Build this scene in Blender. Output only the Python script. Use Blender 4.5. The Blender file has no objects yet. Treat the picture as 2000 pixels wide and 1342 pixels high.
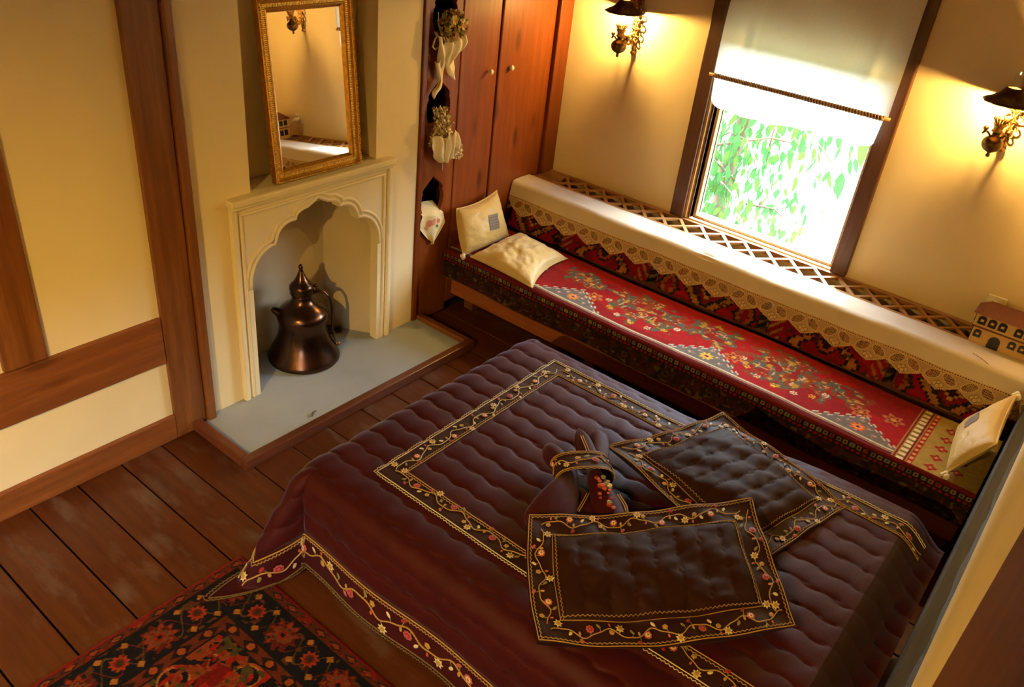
import bpy, bmesh, math, random
import numpy as np
from mathutils import Vector, Matrix

random.seed(7)
rng = np.random.default_rng(7)
SC = bpy.context.scene
COL = SC.collection
PI = math.pi

# ------------------------------------------------------------------ camera
cam_d = bpy.data.cameras.new('camera')
cam = bpy.data.objects.new('camera', cam_d)
COL.objects.link(cam)
cam_d.sensor_width = 36.0
cam_d.lens = 1620.457 / 2000 * 36.0
cam_d.clip_start = 0.02
_r = Vector((0.77155, 0.62831, 0.09932)); _f = Vector((-0.49718, 0.69326, -0.52165))
_r.normalize(); _f = (_f - _r * _f.dot(_r)).normalized(); _u = _r.cross(_f)
cam.matrix_world = Matrix(((_r.x, _u.x, -_f.x, 3.08), (_r.y, _u.y, -_f.y, 0.0), (_r.z, _u.z, -_f.z, 2.64), (0, 0, 0, 1)))
SC.camera = cam

# ------------------------------------------------------------------ world, window daylight, exposure
world = bpy.data.worlds.new('sky'); SC.world = world
world.use_nodes = True
bgn = world.node_tree.nodes['Background']
bgn.inputs[0].default_value = (0.67, 0.83, 1.0, 1)
bgn.inputs[1].default_value = 44.0
sun_d = bpy.data.lights.new('sun', 'SUN'); sun_d.energy = 20.0; sun_d.angle = math.radians(0.6); sun_d.color = (1.0, 0.95, 0.85)
sun = bpy.data.objects.new('sun', sun_d); COL.objects.link(sun)
sun.rotation_euler = Vector((-0.25, 0.42, 0.87)).to_track_quat('Z', 'Y').to_euler()
por_d = bpy.data.lights.new('window_portal', 'AREA'); por_d.shape = 'RECTANGLE'; por_d.size = 0.9; por_d.size_y = 1.15
por_d.cycles.is_portal = True
por = bpy.data.objects.new('window_portal', por_d); COL.objects.link(por)
por.matrix_world = Matrix.Translation((1.54, 4.66, 1.31)) @ Matrix.Rotation(-PI / 2, 4, 'X')
por2_d = bpy.data.lights.new('side_window_portal', 'AREA'); por2_d.shape = 'RECTANGLE'; por2_d.size = 0.92; por2_d.size_y = 1.25
por2_d.cycles.is_portal = True
por2 = bpy.data.objects.new('side_window_portal', por2_d); COL.objects.link(por2)
por2.matrix_world = Matrix.Translation((3.30, -1.40, 1.19)) @ Matrix.Rotation(PI / 2, 4, 'Y')
SC.view_settings.view_transform = 'Standard'
SC.view_settings.look = 'None'
SC.view_settings.gamma = 1.0
SC.view_settings.use_curve_mapping = False
SC.view_settings.exposure = 0.0
SC.cycles.use_denoising = True
SC.cycles.max_bounces = 5
SC.cycles.diffuse_bounces = 4
SC.cycles.transparent_max_bounces = 16
SC.cycles.sample_clamp_indirect = 6.0
SC.cycles.caustics_reflective = False
SC.cycles.caustics_refractive = False
SC.cycles.use_adaptive_sampling = True
SC.cycles.adaptive_threshold = 0.08
SC.cycles.adaptive_min_samples = 16
LAMP_POWER = 55.0
PENDANT_POWER = 620.0


# ------------------------------------------------------------------ helpers
def lin(c):
    c = np.asarray(c, dtype=float) / 255.0
    return np.where(c <= 0.04045, c / 12.92, ((c + 0.055) / 1.055) ** 2.4)


def s2l(r, g, b):
    v = lin((r, g, b))
    return (float(v[0]), float(v[1]), float(v[2]), 1.0)


def props(o, label=None, cat=None, group=None, kind=None):
    if label: o['label'] = label
    if cat: o['category'] = cat
    if group: o['group'] = group
    if kind: o['kind'] = kind
    return o


def thing(name, label, cat, loc=(0, 0, 0), group=None):
    o = bpy.data.objects.new(name, None)
    o.empty_display_size = 0.05
    COL.objects.link(o); o.location = loc
    return props(o, label, cat, group)


def root_loc(p):
    v = Vector((0, 0, 0))
    while p is not None:
        v = v + p.location
        p = p.parent
    return v


def mk(name, verts, faces, mat, parent=None, smooth=False, cols=None, loc=None):
    """one mesh object; verts in world coordinates"""
    v = np.asarray(verts, dtype=float).reshape(-1, 3)
    if loc is not None and parent is None:
        off = Vector(loc)
    else:
        off = root_loc(parent)
    v = v - np.array(off)
    me = bpy.data.meshes.new(name)
    me.from_pydata([tuple(p) for p in v], [], [tuple(int(i) for i in f) for f in faces])
    if cols is not None:
        a = me.color_attributes.new('Col', 'FLOAT_COLOR', 'POINT')
        c = np.ones((len(v), 4)); cc = np.asarray(cols, dtype=float); c[:, :cc.shape[1]] = cc
        a.data.foreach_set('color', c.ravel())
    if smooth:
        me.polygons.foreach_set('use_smooth', [True] * len(me.polygons))
    me.materials.append(mat)
    me.update()
    o = bpy.data.objects.new(name, me); COL.objects.link(o)
    if parent is not None: o.parent = parent
    elif loc is not None: o.location = off
    return o


class MB:
    """collects simple shapes into one mesh"""
    def __init__(s): s.v = []; s.f = []; s.c = []
    def add(s, v, f, col=None):
        n = len(s.v)
        s.v += [tuple(p) for p in v]; s.f += [tuple(i + n for i in q) for q in f]
        if col is not None: s.c += [col] * len(v)
    def box(s, x, y, z, col=None):
        v = [(a, b, c) for c in z for b in y for a in x]
        s.add(v, [(0, 2, 3, 1), (4, 5, 7, 6), (0, 1, 5, 4), (2, 6, 7, 3), (0, 4, 6, 2), (1, 3, 7, 5)], col)
    def obox(s, c, ax, ay, az, col=None):
        c = Vector(c); ax = Vector(ax); ay = Vector(ay); az = Vector(az)
        v = [c + ax * i + ay * j + az * k for k in (-1, 1) for j in (-1, 1) for i in (-1, 1)]
        s.add(v, [(0, 2, 3, 1), (4, 5, 7, 6), (0, 1, 5, 4), (2, 6, 7, 3), (0, 4, 6, 2), (1, 3, 7, 5)], col)
    def tube(s, pts, rad, seg=8, col=None, caps=True, flat=None):
        pts = [Vector(p) for p in pts]; n = len(pts)
        rs = rad if isinstance(rad, (list, tuple)) else [rad] * n
        t0 = (pts[1] - pts[0]).normalized()
        up = Vector((0, 0, 1)) if abs(t0.z) < 0.9 else Vector((1, 0, 0))
        if flat is not None: up = Vector(flat)
        nrm = (up - t0 * up.dot(t0)).normalized()
        v = []
        for i, p in enumerate(pts):
            t = (pts[min(i + 1, n - 1)] - pts[max(i - 1, 0)]).normalized()
            nn = nrm - t * nrm.dot(t)
            if nn.length > 1e-5: nrm = nn.normalized()
            b = t.cross(nrm)
            for k in range(seg):
                a = 2 * PI * k / seg
                v.append(p + (nrm * math.cos(a) + b * math.sin(a)) * rs[i])
        f = [(i * seg + k, i * seg + (k + 1) % seg, (i + 1) * seg + (k + 1) % seg, (i + 1) * seg + k) for i in range(n - 1) for k in range(seg)]
        if caps:
            f.append(tuple(range(seg - 1, -1, -1))); f.append(tuple((n - 1) * seg + k for k in range(seg)))
        s.add(v, f, col)
    def lathe(s, prof, c, seg=32, axis=(0, 0, 1), col=None):
        c = Vector(c); q = Vector((0, 0, 1)).rotation_difference(Vector(axis))
        v = []
        for r, z in prof:
            for k in range(seg):
                a = 2 * PI * k / seg
                v.append(c + q @ Vector((r * math.cos(a), r * math.sin(a), z)))
        f = [(i * seg + k, i * seg + (k + 1) % seg, (i + 1) * seg + (k + 1) % seg, (i + 1) * seg + k) for i in range(len(prof) - 1) for k in range(seg)]
        f.append(tuple(range(seg - 1, -1, -1)))
        f.append(tuple((len(prof) - 1) * seg + k for k in range(seg)))
        s.add(v, f, col)
    def ball(s, c, r, seg=12, rings=8, sc=(1, 1, 1), col=None):
        c = Vector(c); v = []
        for i in range(1, rings):
            th = PI * i / rings
            for k in range(seg):
                a = 2 * PI * k / seg
                v.append((c.x + r * sc[0] * math.sin(th) * math.cos(a), c.y + r * sc[1] * math.sin(th) * math.sin(a), c.z + r * sc[2] * math.cos(th)))
        v.append((c.x, c.y, c.z + r * sc[2])); v.append((c.x, c.y, c.z - r * sc[2]))
        f = [(i * seg + k, (i + 1) * seg + k, (i + 1) * seg + (k + 1) % seg, i * seg + (k + 1) % seg) for i in range(rings - 2) for k in range(seg)]
        t = len(v) - 2; b = len(v) - 1
        f += [(t, k, (k + 1) % seg) for k in range(seg)]
        f += [(b, (rings - 2) * seg + (k + 1) % seg, (rings - 2) * seg + k) for k in range(seg)]
        s.add(v, f, col)
    def build(s, name, mat, parent=None, smooth=False, loc=None, bevel=0.0, kind=None):
        o = mk(name, s.v, s.f, mat, parent, smooth, s.c if s.c and len(s.c) == len(s.v) else None, loc)
        if bevel:
            m = o.modifiers.new('bevel', 'BEVEL'); m.width = bevel; m.segments = 2; m.limit_method = 'ANGLE'
        if kind: o['kind'] = kind
        return o


def box(name, x, y, z, mat, parent=None, bevel=0.004, loc=None):
    b = MB(); b.box(x, y, z)
    if parent is None and loc is None: loc = ((x[0] + x[1]) / 2, (y[0] + y[1]) / 2, z[0])
    return b.build(name, mat, parent, loc=loc, bevel=bevel)


def grid_faces(nu, nv):
    i = np.arange(nu - 1)[:, None] * nv + np.arange(nv - 1)[None, :]
    i = i.ravel()
    return np.stack([i, i + nv, i + nv + 1, i + 1], 1)


def holed_plate(name, outer, holes, depth, to3, mat, parent=None, bev=0.0, loc=None):
    """outer/holes: 2D point lists. plate of given depth; to3(a, b, d) -> world point"""
    cu = bpy.data.curves.new('plate_curve', 'CURVE'); cu.dimensions = '2D'; cu.fill_mode = 'BOTH'
    for ring in [outer] + holes:
        sp = cu.splines.new('POLY'); sp.points.add(len(ring) - 1); sp.use_cyclic_u = True
        for p, q in zip(sp.points, ring): p.co = (q[0], q[1], 0, 1)
    cu.extrude = depth / 2
    if bev:
        cu.bevel_depth = bev; cu.bevel_resolution = 1; cu.offset = -bev; cu.extrude = depth / 2 - bev
    o = bpy.data.objects.new('plate_tmp', cu); COL.objects.link(o)
    bpy.context.view_layer.update()
    me = bpy.data.meshes.new_from_object(o.evaluated_get(bpy.context.evaluated_depsgraph_get()))
    v = [to3(p.co.x, p.co.y, p.co.z + depth / 2) for p in me.vertices]
    f = [tuple(p.vertices) for p in me.polygons]
    bpy.data.objects.remove(o); bpy.data.curves.remove(cu); bpy.data.meshes.remove(me)
    return mk(name, v, f, mat, parent, loc=loc)


def copy_tree(o, parent=None):
    c = o.copy(); COL.objects.link(c); c.parent = parent
    for ch in list(o.children): copy_tree(ch, c)
    return c


# ------------------------------------------------------------------ materials
def new_mat(name):
    m = bpy.data.materials.new(name); m.use_nodes = True
    nt = m.node_tree; p = nt.nodes['Principled BSDF']
    return m, nt, p


def _noise(nt, vec, scale, detail=4, rough=0.55):
    n = nt.nodes.new('ShaderNodeTexNoise'); n.inputs['Scale'].default_value = scale
    n.inputs['Detail'].default_value = detail; n.inputs['Roughness'].default_value = rough
    if vec is not None: nt.links.new(vec, n.inputs['Vector'])
    return n


def _ramp(nt, fac, stops):
    r = nt.nodes.new('ShaderNodeValToRGB')
    while len(r.color_ramp.elements) < len(stops): r.color_ramp.elements.new(0.5)
    for e, (p, c) in zip(r.color_ramp.elements, stops):
        e.position = p; e.color = c
    nt.links.new(fac, r.inputs[0])
    return r


def _bump(nt, p, h, strength, dist=0.01):
    b = nt.nodes.new('ShaderNodeBump'); b.inputs['Strength'].default_value = strength; b.inputs['Distance'].default_value = dist
    nt.links.new(h, b.inputs['Height']); nt.links.new(b.outputs[0], p.inputs['Normal'])


def _coord(nt, scale=(1, 1, 1), rnd=False):
    t = nt.nodes.new('ShaderNodeTexCoord'); mp = nt.nodes.new('ShaderNodeMapping')
    mp.inputs['Scale'].default_value = scale
    nt.links.new(t.outputs['Object'], mp.inputs['Vector'])
    if rnd:
        oi = nt.nodes.new('ShaderNodeObjectInfo'); ml = nt.nodes.new('ShaderNodeMath'); ml.operation = 'MULTIPLY'; ml.inputs[1].default_value = 37.0
        nt.links.new(oi.outputs['Random'], ml.inputs[0]); nt.links.new(ml.outputs[0], mp.inputs['Location'])
    return mp.outputs[0]


def m_plain(name, c, rough=0.6, metal=0.0, var=0.12, scale=20.0, bump=0.15, spec=0.5):
    m, nt, p = new_mat(name)
    vec = _coord(nt)
    n = _noise(nt, vec, scale)
    c = np.array(c[:3])
    lo = tuple(np.clip(c * (1 - var), 0, 1)) + (1,); hi = tuple(np.clip(c * (1 + var), 0, 1)) + (1,)
    r = _ramp(nt, n.outputs[0], [(0.3, lo), (0.7, hi)])
    nt.links.new(r.outputs[0], p.inputs['Base Color'])
    p.inputs['Roughness'].default_value = rough; p.inputs['Metallic'].default_value = metal
    p.inputs['Specular IOR Level'].default_value = spec
    if bump: _bump(nt, p, n.outputs[0], bump, 0.004)
    return m


def m_plaster(name, c, var=0.06):
    m, nt, p = new_mat(name)
    vec = _coord(nt)
    big = _noise(nt, vec, 1.6, 5); fine = _noise(nt, vec, 45, 6)
    c = np.array(c[:3])
    r = _ramp(nt, big.outputs[0], [(0.3, tuple(c * (1 - var)) + (1,)), (0.7, tuple(np.clip(c * (1 + var), 0, 1)) + (1,))])
    nt.links.new(r.outputs[0], p.inputs['Base Color'])
    p.inputs['Roughness'].default_value = 0.85; p.inputs['Specular IOR Level'].default_value = 0.2
    mx = nt.nodes.new('ShaderNodeMath'); mx.operation = 'ADD'
    nt.links.new(big.outputs[0], mx.inputs[0])
    m2 = nt.nodes.new('ShaderNodeMath'); m2.operation = 'MULTIPLY'; m2.inputs[1].default_value = 0.06
    nt.links.new(fine.outputs[0], m2.inputs[0]); nt.links.new(m2.outputs[0], mx.inputs[1])
    _bump(nt, p, mx.outputs[0], 0.35, 0.02)
    return m


def m_wood(name, c1, c2, axis='z', rough=0.45, knots=0.0, wear=None, spec=0.5):
    """grain stretched along an axis"""
    m, nt, p = new_mat(name)
    sc = {'x': (0.6, 9, 9), 'y': (9, 0.6, 9), 'z': (9, 9, 0.6)}[axis]
    vec = _coord(nt, sc, True)
    g = _noise(nt, vec, 3.0, 8, 0.62)
    sc2 = tuple(v * 4 for v in sc)
    g2 = _noise(nt, _coord(nt, sc2, True), 5.0, 4)
    ad = nt.nodes.new('ShaderNodeMath'); ad.operation = 'MULTIPLY_ADD'; ad.inputs[1].default_value = 0.35
    nt.links.new(g2.outputs[0], ad.inputs[0]); nt.links.new(g.outputs[0], ad.inputs[2])
    r = _ramp(nt, ad.outputs[0], [(0.45, tuple(c1[:3]) + (1,)), (0.72, tuple((np.array(c1[:3]) + np.array(c2[:3])) / 2) + (1,)), (0.9, tuple(c2[:3]) + (1,))])
    colr = r.outputs[0]
    if knots:
        sk = {'x': (1.2, 4.5, 4.5), 'y': (4.5, 1.2, 4.5), 'z': (4.5, 4.5, 1.6)}[axis]
        vo = nt.nodes.new('ShaderNodeTexVoronoi'); vo.inputs['Scale'].default_value = 1.25
        nt.links.new(_coord(nt, sk, True), vo.inputs['Vector'])
        rk = _ramp(nt, vo.outputs['Distance'], [(0.06, (1, 1, 1, 1)), (0.17, (0, 0, 0, 1))])
        mx = nt.nodes.new('ShaderNodeMixRGB'); mx.inputs[2].default_value = tuple(np.array(c1[:3]) * 0.35) + (1,)
        ml = nt.nodes.new('ShaderNodeMath'); ml.operation = 'MULTIPLY'; ml.inputs[1].default_value = knots
        nt.links.new(rk.outputs[0], ml.inputs[0]); nt.links.new(ml.outputs[0], mx.inputs[0]); nt.links.new(colr, mx.inputs[1])
        colr = mx.outputs[0]
    if wear:
        wn = _noise(nt, _coord(nt, (2.0, 5.0, 5.0), True), 1.7, 6, 0.6)
        rw = _ramp(nt, wn.outputs[0], [(0.55, (0, 0, 0, 1)), (0.72, (1, 1, 1, 1))])
        mx = nt.nodes.new('ShaderNodeMixRGB'); mx.inputs[2].default_value = tuple(wear[:3]) + (1,)
        ml = nt.nodes.new('ShaderNodeMath'); ml.operation = 'MULTIPLY'; ml.inputs[1].default_value = 0.65
        nt.links.new(rw.outputs[0], ml.inputs[0]); nt.links.new(ml.outputs[0], mx.inputs[0]); nt.links.new(colr, mx.inputs[1])
        colr = mx.outputs[0]
    nt.links.new(colr, p.inputs['Base Color'])
    p.inputs['Roughness'].default_value = rough; p.inputs['Specular IOR Level'].default_value = spec
    _bump(nt, p, ad.outputs[0], 0.18, 0.004)
    return m


def m_attr(name, rough=0.85, sheen=0.0, sheen_tint=(1, 1, 1, 1), bump=0.3, bscale=220.0, spec=0.3, var=0.25, alpha=False, transl=0.0):
    m, nt, p = new_mat(name)
    a = nt.nodes.new('ShaderNodeAttribute'); a.attribute_name = 'Col'
    n = _noise(nt, _coord(nt), bscale, 3)
    r = _ramp(nt, n.outputs[0], [(0.3, (1 - var,) * 3 + (1,)), (0.7, (1 + var * 0.3,) * 3 + (1,))])
    mx = nt.nodes.new('ShaderNodeMixRGB'); mx.blend_type = 'MULTIPLY'; mx.inputs[0].default_value = 1.0
    nt.links.new(a.outputs['Color'], mx.inputs[1]); nt.links.new(r.outputs[0], mx.inputs[2])
    nt.links.new(mx.outputs[0], p.inputs['Base Color'])
    p.inputs['Roughness'].default_value = rough; p.inputs['Specular IOR Level'].default_value = spec
    p.inputs['Sheen Weight'].default_value = sheen; p.inputs['Sheen Tint'].default_value = sheen_tint
    if alpha: nt.links.new(a.outputs['Alpha'], p.inputs['Alpha'])
    if bump: _bump(nt, p, n.outputs[0], bump, 0.003)
    return m


def m_fabric(name, c, c2=None, rough=0.7, sheen=0.3, tint=(1, 1, 1, 1), scale=300.0, bump=0.2, spec=0.3, sheen_rough=0.4, spec_tint=None, wrinkle=0.0):
    m, nt, p = new_mat(name)
    n = _noise(nt, _coord(nt), scale, 3); b = _noise(nt, _coord(nt), 6.0, 4)
    c = np.array(c[:3]); c2 = np.array(c2[:3]) if c2 is not None else c * 0.8
    r = _ramp(nt, b.outputs[0], [(0.3, tuple(c2) + (1,)), (0.7, tuple(c) + (1,))])
    nt.links.new(r.outputs[0], p.inputs['Base Color'])
    p.inputs['Roughness'].default_value = rough; p.inputs['Specular IOR Level'].default_value = spec
    p.inputs['Sheen Weight'].default_value = sheen; p.inputs['Sheen Tint'].default_value = tint; p.inputs['Sheen Roughness'].default_value = sheen_rough
    if spec_tint: p.inputs['Specular Tint'].default_value = spec_tint
    h = n.outputs[0]
    if wrinkle:
        w = _noise(nt, _coord(nt, (1, 1, 1)), 14.0, 3); ml = nt.nodes.new('ShaderNodeMath'); ml.operation = 'MULTIPLY_ADD'; ml.inputs[1].default_value = wrinkle
        nt.links.new(w.outputs[0], ml.inputs[0]); nt.links.new(n.outputs[0], ml.inputs[2]); h = ml.outputs[0]
    _bump(nt, p, h, bump, 0.004)
    return m


def m_translucent(name, c, frac=0.5):
    m, nt, p = new_mat(name)
    nt.nodes.remove(p)
    out = nt.nodes['Material Output']
    d = nt.nodes.new('ShaderNodeBsdfDiffuse'); t = nt.nodes.new('ShaderNodeBsdfTranslucent'); mx = nt.nodes.new('ShaderNodeMixShader')
    n = _noise(nt, _coord(nt), 260, 2)
    r = _ramp(nt, n.outputs[0], [(0.3, tuple(np.array(c[:3]) * 0.9) + (1,)), (0.7, tuple(c[:3]) + (1,))])
    nt.links.new(r.outputs[0], d.inputs[0]); nt.links.new(r.outputs[0], t.inputs[0])
    mx.inputs[0].default_value = frac
    nt.links.new(d.outputs[0], mx.inputs[1]); nt.links.new(t.outputs[0], mx.inputs[2]); nt.links.new(mx.outputs[0], out.inputs[0])
    return m


def m_glass(name):
    m, nt, p = new_mat(name)
    nt.nodes.remove(p)
    out = nt.nodes['Material Output']
    t = nt.nodes.new('ShaderNodeBsdfTransparent'); g = nt.nodes.new('ShaderNodeBsdfGlossy'); mx = nt.nodes.new('ShaderNodeMixShader')
    t.inputs[0].default_value = (0.96, 0.98, 0.97, 1); g.inputs['Roughness'].default_value = 0.02
    mx.inputs[0].default_value = 0.05
    nt.links.new(t.outputs[0], mx.inputs[1]); nt.links.new(g.outputs[0], mx.inputs[2]); nt.links.new(mx.outputs[0], out.inputs[0])
    return m


def m_emit(name, c, s):
    m, nt, p = new_mat(name)
    p.inputs['Base Color'].default_value = c
    p.inputs['Emission Color'].default_value = c; p.inputs['Emission Strength'].default_value = s
    return m


PLASTER = m_plaster('cream_plaster', (0.75, 0.605, 0.36))
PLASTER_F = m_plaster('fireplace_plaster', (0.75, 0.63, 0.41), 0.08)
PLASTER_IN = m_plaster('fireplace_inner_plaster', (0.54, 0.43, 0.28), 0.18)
CONCRETE = m_plaster('hearth_screed', (0.32, 0.345, 0.385), 0.15)
CEIL = m_wood('ceiling_boards', (0.10, 0.045, 0.018), (0.2, 0.10, 0.04), 'x', 0.6)
POST_Z = m_wood('brown_timber_upright', (0.12, 0.034, 0.008), (0.24, 0.085, 0.02), 'z', 0.4, knots=0.8)
POST_Y = m_wood('brown_timber_level', (0.15, 0.042, 0.010), (0.27, 0.085, 0.02), 'y', 0.4, knots=0.6)
POST_X = m_wood('brown_timber_cross', (0.12, 0.035, 0.009), (0.24, 0.075, 0.02), 'x', 0.4)
DARKPOST = m_wood('dark_window_post', (0.055, 0.018, 0.006), (0.12, 0.04, 0.012), 'z', 0.45)
CAB = m_wood('orange_pine_cabinet', (0.150, 0.030, 0.0035), (0.25, 0.062, 0.008), 'z', 0.40, knots=0.7, spec=0.3)
CABD = m_wood('orange_pine_stile', (0.12, 0.024, 0.003), (0.20, 0.048, 0.007), 'z', 0.42, knots=0.3, spec=0.3)
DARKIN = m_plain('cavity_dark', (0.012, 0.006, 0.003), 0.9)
FLOORW = m_wood('red_brown_floorboard', (0.060, 0.014, 0.0045), (0.11, 0.030, 0.009), 'x', 0.36, wear=(0.14, 0.088, 0.068), spec=0.35)
KERBW = m_wood('kerb_wood', (0.085, 0.022, 0.010), (0.15, 0.045, 0.018), 'y', 0.35)
LATT = m_wood('lattice_wood', (0.26, 0.115, 0.035), (0.40, 0.19, 0.065), 'x', 0.42)
GOLD = m_plain('gilt_frame', (0.50, 0.24, 0.03), 0.35, 0.75, 0.25, 60, 0.2)
GOLD_D = m_plain('gilt_beading', (0.70, 0.42, 0.08), 0.4, 0.7, 0.45, 130, 0.5)
BRASS = m_plain('aged_brass', (0.34, 0.19, 0.05), 0.35, 0.95, 0.35, 60, 0.2)
BRONZE = m_plain('dark_bronze', (0.12, 0.07, 0.025), 0.38, 0.9, 0.4, 40, 0.2)
COPPER = m_plain('dark_copper', (0.080, 0.038, 0.022), 0.24, 0.92, 0.45, 9, 0.12)
WHITE_C = m_plain('white_ceramic', (0.72, 0.66, 0.52), 0.25, 0, 0.05)
GLASS = m_glass('clear_glass')
LINEN = m_fabric('white_linen', (0.64, 0.54, 0.41), (0.60, 0.50, 0.38), 0.9, 0.1, wrinkle=2.0)
CUSH = m_fabric('cream_silk', (0.55, 0.38, 0.13), (0.46, 0.31, 0.10), 0.5, 0.2, scale=160, wrinkle=5.0, bump=0.3)
CUSH2 = m_fabric('pale_silk', (0.60, 0.45, 0.21), (0.50, 0.35, 0.13), 0.38, 0.2, scale=160, wrinkle=6.0, bump=0.35)
QUILT = m_fabric('plum_satin_quilt', (0.044, 0.0030, 0.0030), (0.032, 0.0025, 0.0027), 0.55, 0.24, (0.60, 0.58, 1.0, 1), 420, 0.3, 0.16, 0.35, (0.95, 0.85, 1.0, 1))
BAND = m_fabric('embroidery_ground', (0.030, 0.0075, 0.0065), (0.024, 0.006, 0.006), 0.55, 0.10, (0.85, 0.78, 0.8, 1), 500, 0.2, 0.15)
SHAM = m_fabric('brown_satin_sham', (0.026, 0.0055, 0.0022), (0.020, 0.0042, 0.002), 0.62, 0.05, (0.75, 0.6, 0.5, 1), 420, 0.25, 0.12)
THREAD = m_attr('coloured_thread', 0.55, 0.2, bump=0.4, bscale=500, var=0.2)
RUG = m_attr('wool_pile', 0.95, 0.06, (1, 0.8, 0.7, 1), 0.6, 420, 0.1, 0.4)
LACE = m_attr('crochet_lace', 0.9, 0.0, bump=0.2, bscale=600, var=0.12, alpha=True)
BLIND = m_translucent('muslin_blind', (0.86, 0.79, 0.64), 0.45)
LEAFM = m_translucent('green_leaf', (0.050, 0.135, 0.042), 0.45)
LEAFM2 = m_translucent('yellow_green_leaf', (0.085, 0.16, 0.034), 0.45)
BARK = m_wood('branch_bark', (0.08, 0.05, 0.03), (0.15, 0.1, 0.06), 'z', 0.8)
PAPER = m_fabric('white_gauze', (0.78, 0.68, 0.50), (0.68, 0.57, 0.38), 0.8, 0.2, wrinkle=3)
FLOWER = m_attr('dried_flowers', 0.85, 0.1, bump=0.2, var=0.25)
ROPE = m_plain('twisted_trim', (0.30, 0.17, 0.08), 0.8, 0, 0.4, 80)
PLASTIC = m_plain('white_plastic', (0.72, 0.66, 0.52), 0.4, 0, 0.03)
MIRROR, _nt, _p = new_mat('mirror_glass')
_p.inputs['Base Color'].default_value = (0.9, 0.88, 0.84, 1); _p.inputs['Metallic'].default_value = 1.0; _p.inputs['Roughness'].default_value = 0.01
BULB = m_emit('lamp_bulb', (1.0, 0.58, 0.16, 1), LAMP_POWER * 140.0)
PBULB = m_emit('pendant_bulb', (1.0, 0.65, 0.15, 1), PENDANT_POWER * 16.0)
WINDOW_BLUE = m_plain('painted_window_dark', (0.022, 0.02, 0.022), 0.25)
ROOFRED = m_plain('painted_roof_red', (0.12, 0.022, 0.006), 0.5, 0, 0.2, 60)
HOUSEW = m_plain('painted_house_cream', (0.55, 0.36, 0.12), 0.35, 0, 0.1)

H_CEIL = 3.0
XR = 3.17       # right wall
YW = 4.49       # window wall
YB = -3.0       # wall behind the camera

# ================================================================== THE SETTING
# ---- floor and its boards
floor = props(box('floor', (-0.47, 3.3), (YB - 0.1, YW + 0.1), (-0.12, -0.03), DARKIN, bevel=0), kind='structure')
joints = [-3.0, -2.79, -2.58, -2.36, -2.15, -1.93, -1.72, -1.5, -1.28, -1.06, -0.85, -0.62, -0.40, -0.17, 0.05, 0.27, 0.48, 0.69, 0.912, 1.117, 1.321, 1.521, 1.735, 1.955, 2.18, 2.40, 2.614, 2.832, 3.045, 3.26, 3.48, 3.70, 3.92, 4.14, 4.34, 4.49]
for a, b in zip(joints[:-1], joints[1:]):
    box('plank', (0.0, XR), (a + 0.004, b - 0.004), (-0.03, random.uniform(-0.002, 0.001)), FLOORW, floor, 0.003)

# ---- ceiling, wall behind
ceiling = props(box('ceiling', (-0.47, XR + 0.1), (YB, YW), (H_CEIL, H_CEIL + 0.08), CEIL, bevel=0), kind='structure')
wall_back = props(box('wall_back', (-0.47, XR + 0.1), (YB - 0.1, YB), (0, H_CEIL), PLASTER, bevel=0), kind='structure')

# ---- left wall: plaster with a fireplace opening, a niche and exposed timbers
wall_left = holed_plate('wall_left', [(YB, -0.02), (3.2, -0.02), (3.2, H_CEIL), (YB, H_CEIL)],
                        [[(2.06, 0.0), (2.92, 0.0), (2.92, 0.99), (2.06, 0.99)], [(2.12, 1.125), (2.893, 1.125), (2.893, 1.96), (2.12, 1.96)]],
                        0.10, lambda a, b, d: (-0.10 + d, a, b), PLASTER)
props(wall_left, kind='structure')
props(box('wall_outer', (-0.56, -0.46), (YB - 0.1, YW + 0.3), (-0.12, H_CEIL + 0.08), DARKIN, None, 0), kind='structure')
nb = MB()
nb.box((-0.17, -0.15), (2.10, 2.92), (1.1, 1.99)); nb.box((-0.16, -0.1), (2.10, 2.12), (1.1, 1.99)); nb.box((-0.16, -0.1), (2.893, 2.92), (1.1, 1.99)); nb.box((-0.16, -0.1), (2.12, 2.893), (1.96, 1.99)); nb.box((-0.16, -0.1), (2.12, 2.893), (1.1, 1.125))
nb.build('niche_lining', PLASTER, wall_left)
box('post', (-0.02, 0.022), (1.607, 1.765), (0, H_CEIL), POST_Z, wall_left, 0.006)
box('post_batten', (-0.02, 0.040), (1.767, 1.812), (0.0, H_CEIL), POST_Z, wall_left, 0.008)
box('beam', (-0.02, 0.020), (YB, 1.603), (0.432, 0.668), POST_Y, wall_left, 0.006)
box('post', (-0.02, 0.018), (0.95, 1.118), (0.672, H_CEIL), POST_Z, wall_left, 0.006)
props(box('baseboard_left', (0.0, 0.022), (YB, 1.606), (0.0, 0.135), POST_Y, None, 0.005), kind='structure')

# ---- right wall with its timber ledge and the post beside the camera
wall_right = props(holed_plate('wall_right', [(YB, -0.1), (YW, -0.1), (YW, H_CEIL + 0.05), (YB, H_CEIL + 0.05)], [[(-2.00, 0.745), (-0.80, 0.745), (-0.80, 1.64), (-2.00, 1.64)]], 0.10, lambda a, b, d: (XR + d, a, b), PLASTER), kind='structure')
window_2 = props(thing('window_2', None, None, (XR, -1.40, 0.745)), kind='structure')
for y0_ in (-2.00, -1.42, -0.84): box('sash_stile', (XR + 0.03, XR + 0.07), (y0_, y0_ + 0.04), (0.745, 1.64), POST_Z, window_2, 0.003)
for z0_ in (0.745, 1.61): box('sash_rail', (XR + 0.031, XR + 0.069), (-1.96, -0.84), (z0_, z0_ + 0.03), POST_Y, window_2, 0.003)
for y0_ in (-1.96, -1.38): box('window_pane', (XR + 0.048, XR + 0.052), (y0_, y0_ + 0.54), (0.775, 1.61), GLASS, window_2, 0)
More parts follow.
